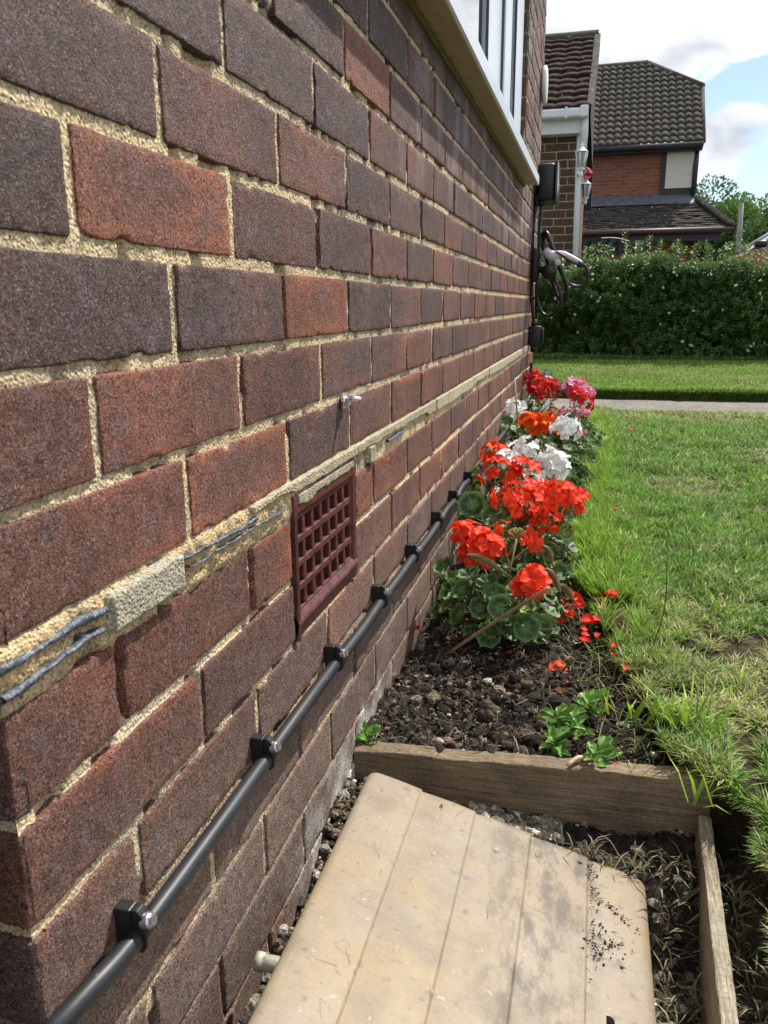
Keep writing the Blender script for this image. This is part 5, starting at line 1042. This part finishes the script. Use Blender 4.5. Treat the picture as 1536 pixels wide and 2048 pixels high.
def build_porch_house():
    Y = 8.35; e = atY(1153, 400, Y); xr = e[0]; h = thing('brick_house', 'dark brown brick house end with white gutter behind the wall corner', 'house', (-.6, Y, -.5))
    zt = atY(1120, 268, Y)[2]; mb = MB(); mb.box(((-2.4+xr)/2, Y+1.6, (zt-.6)/2), (xr+2.4, 3.2, zt+.6)); mb.build('wall', M['brick_dark'], h, smooth=False)
    a = atY(1120, 222, Y-.14); b = atY(1120, 268, Y-.14); fx = atY(1166, 250, Y-.14)[0]
    mb = MB(); mb.box(((-2.4+fx)/2, Y+.06, (a[2]+b[2])/2), (fx+2.4, .40, a[2]-b[2]), .004); mb.build('fascia', M['upvc'], h, smooth=False)
    gx = atY(1175, 230, Y-.22)[0]; gz1, gz0 = atY(1130, 217, Y-.22)[2], atY(1130, 236, Y-.22)[2]
    g = MB(); g.box(((-2.4+gx)/2, Y-.19, (gz0+gz1)/2), (gx+2.4, .11, gz1-gz0), .018); g.box((gx-.03, Y-.19, (gz0+gz1)/2+.005), (.075, .13, gz1-gz0+.02), .012); go = g.build('gutter', M['upvc'], h, smooth=False)
    for px in (1132,): c = atY(px, 228, Y-.25); g = MB(); g.box((c[0], Y-.19, (gz0+gz1)/2), (.022, .128, gz1-gz0+.016), .004); g.build('bracket', M['upvc'], go, smooth=False)
    mb = MB(); p = [atY(1170, 232, Y-.16), atY(1169, 262, Y-.16), atY(1166.5, 300, Y-.10), atY(1156, 345, Y-.07), atY(1154, 505, Y-.07)]; mb.tube([p[0], p[1], p[2]], .033, 12); mb.tube([p[3]+np.array([0, 0, .35]), p[3], p[4]-np.array([0, 0, .9])], .026, 12); mb.build('downpipe', M['upvc'], h)
    # roof
    p0 = atY(1176, 217, Y-.20); p1 = atY(1183.5, 74, 10.1); L = 2.7; e1 = np.array([-L, 0, 0]); e2 = p1-p0; e2[0] = 0
    p0 = np.array([p0[0]+.02, p0[1], p0[2]]); mb = MB(); tiled(p0, e1, e2, 13, lambda s, t: s > -1, mb, wave=.012, wl=.16, lip=.030, jit=.012); rf = mb.build('roof', M['tile_brown'], h)
    mb = MB(); rd = p0+e2; mb.tube([rd+np.array([.01, .02, .0]), rd+np.array([-L, .02, .0])], .075, 12); mb.build('ridge_tiles', M['tile_grey'], rf)
    mb = MB(); n = np.cross(e1, e2); n /= np.linalg.norm(n); n = n if n[2] > 0 else -n; w_ = np.array([.03, 0, 0]); quad(mb, p0+w_-n*.10, p0+w_+n*.03, p0+e2+w_+n*.03, p0+e2+w_-n*.10); quad(mb, p0+w_+n*.03, p0-w_+n*.04, p0+e2-w_+n*.04, p0+e2+w_+n*.03); mb.build('verge', M['tile_grey'], rf, smooth=False)
    mb = MB(); bk = p0+e2; quad(mb, bk, bk+e1, bk+e1+np.array([0, 2, -1.6]), bk+np.array([0, 2, -1.6])); mb.add([p0, p0+e2, (p0[0], p0[1]+3.4, p0[2])], np.array([[0, 1, 2]])); mb.build('rear_slope', M['tile_grey'], h, smooth=False)
    # lanterns
    def lantern(px, y0, y1, Yd, sc, lab):
        c = atY(px, y1, Yd); H = atY(px, y0, Yd)[2]-c[2]; t = thing('wall_lantern', lab, 'lantern', tuple(c), 'white carriage lanterns')
        def lathe(prof, name, m, par, n=6):
            th = np.arange(n)/n*2*np.pi+.26; V = []; 
            for (q, rr) in prof: V += [(c[0]+rr*H*math.cos(a), c[1]+rr*H*math.sin(a), c[2]+q*H) for a in th]
            k = len(prof); i = np.arange(k*n).reshape(k, n); j = np.roll(i, -1, 1); mb = MB(); mb.add(V, [np.stack([i[:-1], j[:-1], j[1:], i[1:]], -1).reshape(-1, 4), i[0][::-1][None], i[-1][None]]); return mb.build(name, m, par, smooth=False)
        lathe([(.70, .21), (.715, .21), (.80, .10), (.84, .055), (.90, .06), (.93, .03), (.97, .035), (1., .004)], 'cap', M['white'], t)
        lathe([(.25, .10), (.69, .17)], 'glass', mat('lantern_glass', (.30, .33, .35), .15, spec=.8), t)
        lathe([(0, .055), (.06, .075), (.10, .06), (.17, .07), (.20, .12), (.24, .125), (.25, .10)], 'base', M['white'], t)
        mb = MB()
        for i in range(6): a = i*math.pi/3+.26; mb.tube([(c[0]+.105*H*math.cos(a), c[1]+.105*H*math.sin(a), c[2]+.24*H), (c[0]+.178*H*math.cos(a), c[1]+.178*H*math.sin(a), c[2]+.70*H)], .012*H*1.6, 5)
        mb.box((c[0]-.06*H, c[1]+.10, c[2]+.08*H), (.12*H, .22, .035*H)); mb.build('frame', M['white'], t)
    lantern(1161, 283, 353, 8.15, 1, 'larger white carriage lantern, the upper one beside the white downpipe'); lantern(1170, 352, 408, 9.6, 1, 'smaller white carriage lantern, the lower one beside the hanging flag')
    # flag hanging from a cord
    c = atY(1174, 332, 8.9); t_, s_ = np.meshgrid(np.linspace(0, 1, 26), np.linspace(0, 1, 22), indexing='ij'); Hh = c[2]-atY(1174, 366, 8.9)[2]; wd = .085*(.25+.75*np.sin(np.clip(t_*1.15, 0, 1)*np.pi))
    P = np.stack([c[0]-.03+wd*s_+.02*t_, c[1]+.03*np.sin(s_*9+t_*3), c[2]-Hh*t_], -1)
    u, v = s_*2-1, t_*2-1; blue, red, wh = np.array((.03, .04, .22)), np.array((.55, .02, .05)), np.array((.75, .70, .74)); cc = np.ones(u.shape+(3,))*blue
    dg = np.minimum(np.abs(u-v), np.abs(u+v)); cc[dg < .30] = wh; cc[dg < .12] = red; cr = np.minimum(np.abs(u), np.abs(v)); cc[cr < .34] = wh; cc[cr < .20] = red
    mb = MB(); mb.grid(P, cc); f = mb.build('flag', M['petal']); tag(f, 'small red white and blue crossed flag hanging beside the lower lantern', 'flag')
build_porch_house()
def build_far_house():
    h = thing('brick_house', 'orange brick house with dark tiled roofs and a cream panel beyond the hedge', 'house', (1., 20, -.4))
    E0 = 19.2; EL, ER = atY(1172, 297, E0), atY(1407, 286, E0); z_e = (EL[2]+ER[2])/2; EL[2] = z_e; ER[2] = z_e
    RY = 22.0; zr = atY(1296, 130, RY)[2]; xL = EL[0]-.6; e1 = np.array([ER[0]-xL, 0, 0]); p0 = np.array([xL, E0, z_e]); e2 = np.array([0, RY-E0, zr-z_e]); n = np.cross(e1, e2); n /= np.linalg.norm(n)
    A = onplane(1296, 130, p0, n); B = onplane(1405, 176, p0, n)
    def uv(P): return (P[0]-xL)/e1[0], (P[1]-E0)/(RY-E0)
    (ua, va), (ub, vb) = uv(A), uv(B)
    inside = lambda s, t: (s*(0*t+1) < np.where(t < vb, 1.0, ub+(ua-ub)*(t-vb)/(va-vb+1e-9)))
    mb = MB(); tiled(p0, e1, e2, 15, inside, mb, wave=.055, wl=.165, lip=.055, nx=int(e1[0]/.02)); rf = mb.build('roof', M['tile_grey'], h)
    mb = MB(); rd = p0+e2; mb.tube([rd, A+n*.02], .09, 10); mb.tube([A+n*.02, B+n*.03], .08, 10); mb.tube([B+n*.02, p0+e1+n*.02], .045, 8); mb.build('ridge_tiles', M['tile_grey'], rf)
    mb = MB(); W = np.array([0, 2.2, 0]); quad(mb, B, p0+e1, p0+e1+W*3, B+W); quad(mb, A, B, B+np.array([0, 2.8, 0]), A+np.array([0, .1, 0])); quad(mb, rd, A, A+np.array([0, 3, -3.]), rd+np.array([0, 3, -3.])); mb.build('far_slope', M['tile_grey'], rf, smooth=False)
    YW = 19.5; wl, wr = atY(1150, 340, YW)[0]-.8, atY(1388, 340, YW)[0]; zb = atY(1250, 396, YW)[2]; mb = MB(); mb.box(((wl+wr)/2, YW+2.5, (z_e+zb)/2-.4), (wr-wl, 5, z_e-zb+.8-.02)); mb.build('wall', M['brick_orange'], h, smooth=False)
    fz1, fz0 = z_e+.02, atY(1250, 304, E0+.1)[2]; mb = MB(); mb.box(((xL+ER[0]-.1)/2+.05, E0+.12, (fz0+fz1)/2-.02), (ER[0]-xL, .16, fz1-fz0+.04), .01); fa = mb.build('fascia', M['darkwood'], h, smooth=False)
    mb = MB(); mb.tube([(xL, E0-.03, fz1-.05), (ER[0], E0-.03, fz1-.05)], .06, 8); mb.build('gutter', M['darkwood'], fa)
    # framed panel
    def pr(x0, y0, x1, y1, Yd, th, name, m, par, bv=.004):
        a, b = atY(x0, y0, Yd), atY(x1, y1, Yd); mb = MB(); mb.box(((a[0]+b[0])/2, Yd+th/2, (a[2]+b[2])/2), (abs(b[0]-a[0]), th, abs(a[2]-b[2])), bv); return mb.build(name, m, par, smooth=False)
    fr = pr(1326, 296, 1392, 388, YW-.06, .08, 'panel_frame', M['darkwood'], h); pr(1335.5, 294, 1384, 375, YW-.09, .05, 'panel', M['cream'], fr)
    mb = MB(); mb.tube([atY(1396, 300, YW-.1), atY(1390, 330, YW-.1), atY(1384.5, 394, YW-.1)], .04, 8); mb.build('downpipe', M['darkwood'], h)
    # lower roof
    YE = 17.9; zt = atY(1270, 404, YW)[2]; ze = atY(1300, 459, YE)[2]; xl = atY(1150, 460, YE)[0]-.8; xR = atY(1463, 459, YE)[0]; p0 = np.array([xl, YE, ze]); e1 = np.array([xR-xl, 0, 0]); e2 = np.array([0, YW-YE, zt-ze]); n = np.cross(e1, e2); n /= np.linalg.norm(n)
    A = onplane(1388, 397, p0, n); ua = (A[0]-xl)/e1[0]; va = (A[1]-YE)/(YW-YE)
    mb = MB(); tiled(p0, e1, e2, 13, lambda s, t: s < 1-(1-ua)*t/va, mb, wave=0, lip=.028, jit=.03, wl=.17, nx=int(e1[0]/.05)); lr = mb.build('lower_roof', M['tile_plain'], h)
    B = p0+e1
    mb = MB(); rr = np.random.default_rng(2)
    for k in range(17): q = B+(A-B)*(k+.5)/17; mb.box(q+n*.05, (.20, .14, .06), .02, R=[[1, 0, .3], [0, 1, 0], [-.3, 0, 1]])
    mb.build('hip_tiles', M['tile_grey'], lr)
    mb = MB(); quad(mb, B, A, A+np.array([0, 2.5, 0.]), B+np.array([0, 4, 0.])); mb.build('side_slope', M['tile_plain'], lr, smooth=False)
    mb = MB(); a = atY(1150, 400, YW-.12); b = atY(1388, 391, YW-.12); quad(mb, (xl, YW-.03, b[2]+.06), (A[0], YW-.03, b[2]+.06), (A[0], A[1]-.25, A[2]-.10+.0), (xl, A[1]-.25, A[2]-.10)); quad(mb, (xl, YW-.03, b[2]+.06), (A[0], YW-.03, b[2]+.06), (A[0], YW-.30, A[2]-.13), (xl, YW-.30, A[2]-.13)); mb.build('flashing', M['lead'], h, smooth=False)
    mb = MB(); mb.box(((xl+xR)/2-.1, YE+.08, ze-.13), (xR-xl-.15, .06, .22), .01); mb.box(((xl+xR)/2-.1, YE+.75, ze-.06), (xR-xl-.3, 1.35, .03)); f2 = mb.build('fascia', M['darkwood'], h, smooth=False)
    mb = MB(); mb.tube([(xl, YE-.03, ze-.04), (xR, YE-.03, ze-.04)], .055, 8); mb.build('gutter', mat('brown_gutter', (.05, .025, .02), .5), f2)
    gx = atY(1383, 480, YE+.55)[0]; mb = MB(); mb.box(((xl+gx)/2, YE+1.1, (ze-.2-1.2)/2-.35), (gx-xl, 1.1, ze+1.9-.30), 0); mb.build('lower_wall', M['brick_orange'], h, smooth=False)
    mb = MB(); rx = atY(1428, 480, YE+.6)[0]; mb.box(((gx+rx)/2, YE+3.3, 0.2), (rx-gx, 5.4, 2*ze-.2)); mb.build('porch_recess', M['shadow_room'], h, smooth=False)
    mb = MB(); p = atY(1390, 470, YE+.45); mb.tube([(p[0], p[1], ze-.1), (p[0], p[1], -.5)], .05, 8); mb.build('porch_post', mat('brown_post', (.045, .03, .028), .6), h)
build_far_house()

# ------------------------------------------------------------------ garden canopy, pole, trees, car
def build_canopy():
    Y = 10.2; a, b = atY(1168, 497, Y), atY(1288, 495, Y); top = atY(1215, 476, Y)[2]; t = thing('garden_canopy', 'black garden canopy with a grey top panel just behind the hedge', 'canopy', ((a[0]+b[0])/2, Y+.3, -.3))
    w_ = b[0]-a[0]; s = np.linspace(0, 1, 26); prof = np.where(s < .22, .55+.45*sst(0, .22, s), 1-.75*sst(.45, 1., s)**1.0*.9); zt = a[2]+(top-a[2])*prof
    mb = MB(); A, q = np.meshgrid(s, np.linspace(0, 1, 9), indexing='ij'); mb.grid(np.stack([a[0]+w_*A, Y+.75*q, zt[:, None]+.02*np.sin(q*np.pi)], -1)); c = mb.build('cover', M['darkwood'], t)
    mb = MB(); s2 = (s > .26) & (s < .80); ss = s[s2]; A, q = np.meshgrid(ss, np.linspace(-.02, 1, 5), indexing='ij'); P = np.stack([a[0]+w_*A, Y-.004+.75*q, zt[s2][:, None]+.008+.02*np.sin(np.clip(q, 0, 1)*np.pi)], -1); P[:, 0, 2] -= .05; mb.grid(P); mb.build('top_panel', mat('grey_canvas', (.20, .205, .23), .7), c)
    mb = MB(); A, q = np.meshgrid(s, np.linspace(0, 1, 5), indexing='ij'); inset = .10*sst(.3, 1, q); P = np.stack([a[0]+.04*q*(A < .1)+w_*A, Y-.01+.02*np.sin(A*40), zt[:, None]*(1-q)+(a[2]-.13+.05*np.clip(A*6, 0, 1))*q], -1); mb.grid(P); mb.grid(np.stack([a[0]+.02+0*P[:9, :, 0], Y+.75*np.linspace(0, 1, 9)[:, None]+0*P[:9, :, 1], (zt[0]*(1-q[:9])+(a[2]-.13)*q[:9])], -1)); mb.build('valance', M['darkwood'], t)
    for x in (atY(1176, 505, Y)[0], a[0]+w_*.97):
        for y in (Y+.02, Y+.72): mb = MB(); mb.tube([(x, y, a[2]-.05), (x-.03, y, -.42)], .012, 8); mb.build('leg', M['white'], t)
build_canopy()
def build_pole():
    p, q = atY(1483, 407, 27.), atY(1477, 490, 27.); mb = MB(); mb.tube([p, q, (q[0], 27, -1)], [.066, .075, .09], 12); o = mb.build('utility_pole', mat('grey_pole', (.28, .27, .25), .85, noise=[(6, .8, 1.2)])); tag(o, 'plain grey pole standing in front of the trees at the right', 'pole')
build_pole()
def tree(cx, Y, zb, zt, rad, seed, lab, tint):
    r = np.random.default_rng(seed); t = thing('tree', lab, 'tree', (cx, Y, -.5), 'trees beyond the houses'); mb = MB(); H = zt-zb
    mb.tube([(cx, Y, -.8), (cx+.1, Y, (zb+zt)/2*.4), (cx-.1, Y, zt-H*.25)], [.28, .2, .06], 10, sub=4)
    cl = []
    for i in range(34):
        d = r.normal(size=3); d /= np.linalg.norm(d); p = np.array([cx, Y, (zb+zt)/2])+d*np.array([rad, rad*.8, H/2])*(.45+.55*r.random()); cl.append(p); 
        if i < 14: mb.tube([(cx, Y, zb+H*.1+H*.4*r.random()), (np.array([cx, Y, zb+H*.3])+p)/2, p], [.09, .05, .02], 6, sub=2)
    mb.build('trunk', M['bark'], t)
    mb = MB(); cl = np.array(cl); n = 24000; k = r.integers(len(cl), size=n); d = r.normal(size=(n, 3)); d /= np.linalg.norm(d, axis=1)[:, None]; rr = (.35+.65*r.random(n)**.5)*rad*.42*(.7+.6*r.random(len(cl))[k])
    P = cl[k]+d*rr[:, None]; D = d+np.array([0, 0, .3])+r.normal(size=(n, 3))*.5; D /= np.linalg.norm(D, axis=1)[:, None]; N_ = r.normal(size=(n, 3)); N_ /= np.linalg.norm(N_, axis=1)[:, None]
    c = np.array(tint)*(.65+.7*r.random((n, 1)))*(.8+.5*r.random(len(cl)))[k][:, None]; leaf_pairs(mb, P, D, N_, .10+.09*r.random(n), .06+.05*r.random(n), c); mb.build('crown', M['hedge'], t, smooth=False)
def T(px, ytop, Y, rad, seed, lab, tint): p = atY(px, ytop, Y); tree(p[0], Y, .2, p[2], rad, seed, lab, tint)
T(1425, 396, 36, 2.0, 1, 'light green tree just right of the dark tiled lower roof', (.115, .21, .05)); T(1520, 410, 38, 2.1, 2, 'darker green tree at the right behind the grey pole', (.075, .15, .04)); T(1470, 425, 40, 1.8, 3, 'small dark tree filling the gap between the two larger trees', (.07, .14, .035))
T(1385, 388, 42, 1.8, 4, 'pale green tree top showing above the end of the far roof', (.10, .19, .05)); T(1620, 400, 38, 2.4, 5, 'broad green tree outside the right edge', (.085, .17, .04)); T(1580, 440, 33, 1.6, 6, 'low bushy green tree behind the red car', (.09, .17, .04))
def build_car():
    Y = 12.6; k = 1.0; p = atY(1499, 492, Y); X0, Z0 = p[0], p[2]; t = thing('parked_car', 'red parked car with a sloping windscreen rising above the hedge at the right edge', 'car', (X0+1.2, Y+.8, -.25))
    red = mat('red_paint', (.42, .018, .014), .3, coat=.8); gl = mat('car_glass', (.10, .13, .17), .06, spec=1.); 
    def loft(st, name, m, y0, y1, tuck):
        st = np.array(st); s = np.linspace(0, 1, 9); mb = MB(); R = []
        for q in s: w = 4*q*(1-q); R.append(np.stack([st[:, 0]+X0, np.full(len(st), y0+(y1-y0)*q)+0*st[:, 0], st[:, 1]+Z0-tuck*(1-w**.35)*(st[:, 1] > -.5)], -1))
        P = np.stack(R, 1); mb.grid(P); mb.add(P[:, 0], [np.arange(len(st))[None]]); mb.add(P[:, -1], [np.arange(len(st))[::-1][None]]); return mb.build(name, m, t)
    loft([(-.95, -.95), (-1.0, -.55), (-.95, -.45), (-.6, -.33), (-.25, -.17), (-.02, -.05), (.10, -.02), (2.6, .02), (3.1, 0), (3.2, -.5), (3.15, -.95), (-.95, -.95)], 'body', red, Y, Y+1.7, .04)
    b = loft([(.0, -.03), (.70, .42), (.95, .47), (2.1, .45), (2.9, .02), (.0, -.03)], 'cabin', gl, Y+.10, Y+1.60, .03)
    mb = MB(); mb.tube([(X0-.02, Y+.12, Z0-.01), (X0+.70, Y+.20, Z0+.44), (X0+.98, Y+.22, Z0+.49), (X0+2.1, Y+.2, Z0+.47), (X0+2.9, Y+.12, Z0+.03)], .022, 8, sub=3); mb.build('pillar', mat('silver_trim', (.55, .56, .58), .3, metal=.5), t)
    mb = MB(); mb.box((X0+1.5, Y+.85, Z0+.47), (1.15, 1.2, .03), .012); mb.build('roof', red, t)
    mb = MB(); mb.box((X0+.13, Y-.07, Z0+.02), (.16, .14, .09), .03); mb.build('wing_mirror', M['black'], t)
    mb = MB(); mb.tube([(X0-.06, Y+.2, Z0-.01), (X0+.05, Y+.8, Z0+.03)], .014, 6); mb.build('wiper', M['black'], t)
    for x in (-.35, 2.45):
        for y in (Y+.06, Y+1.64):
            mb = MB(); mb.tube([(X0+x, y-.1, Z0-.86), (X0+x, y-.08, Z0-.86), (X0+x, y+.08, Z0-.86), (X0+x, y+.1, Z0-.86)], [.28, .32, .32, .28], 24); w_ = mb.build('wheel', M['black'], t); mb = MB(); mb.tube([(X0+x, y-.11, Z0-.86), (X0+x, y+.11, Z0-.86)], .19, 14); mb.build('rim', M['steel'], w_)
build_car()
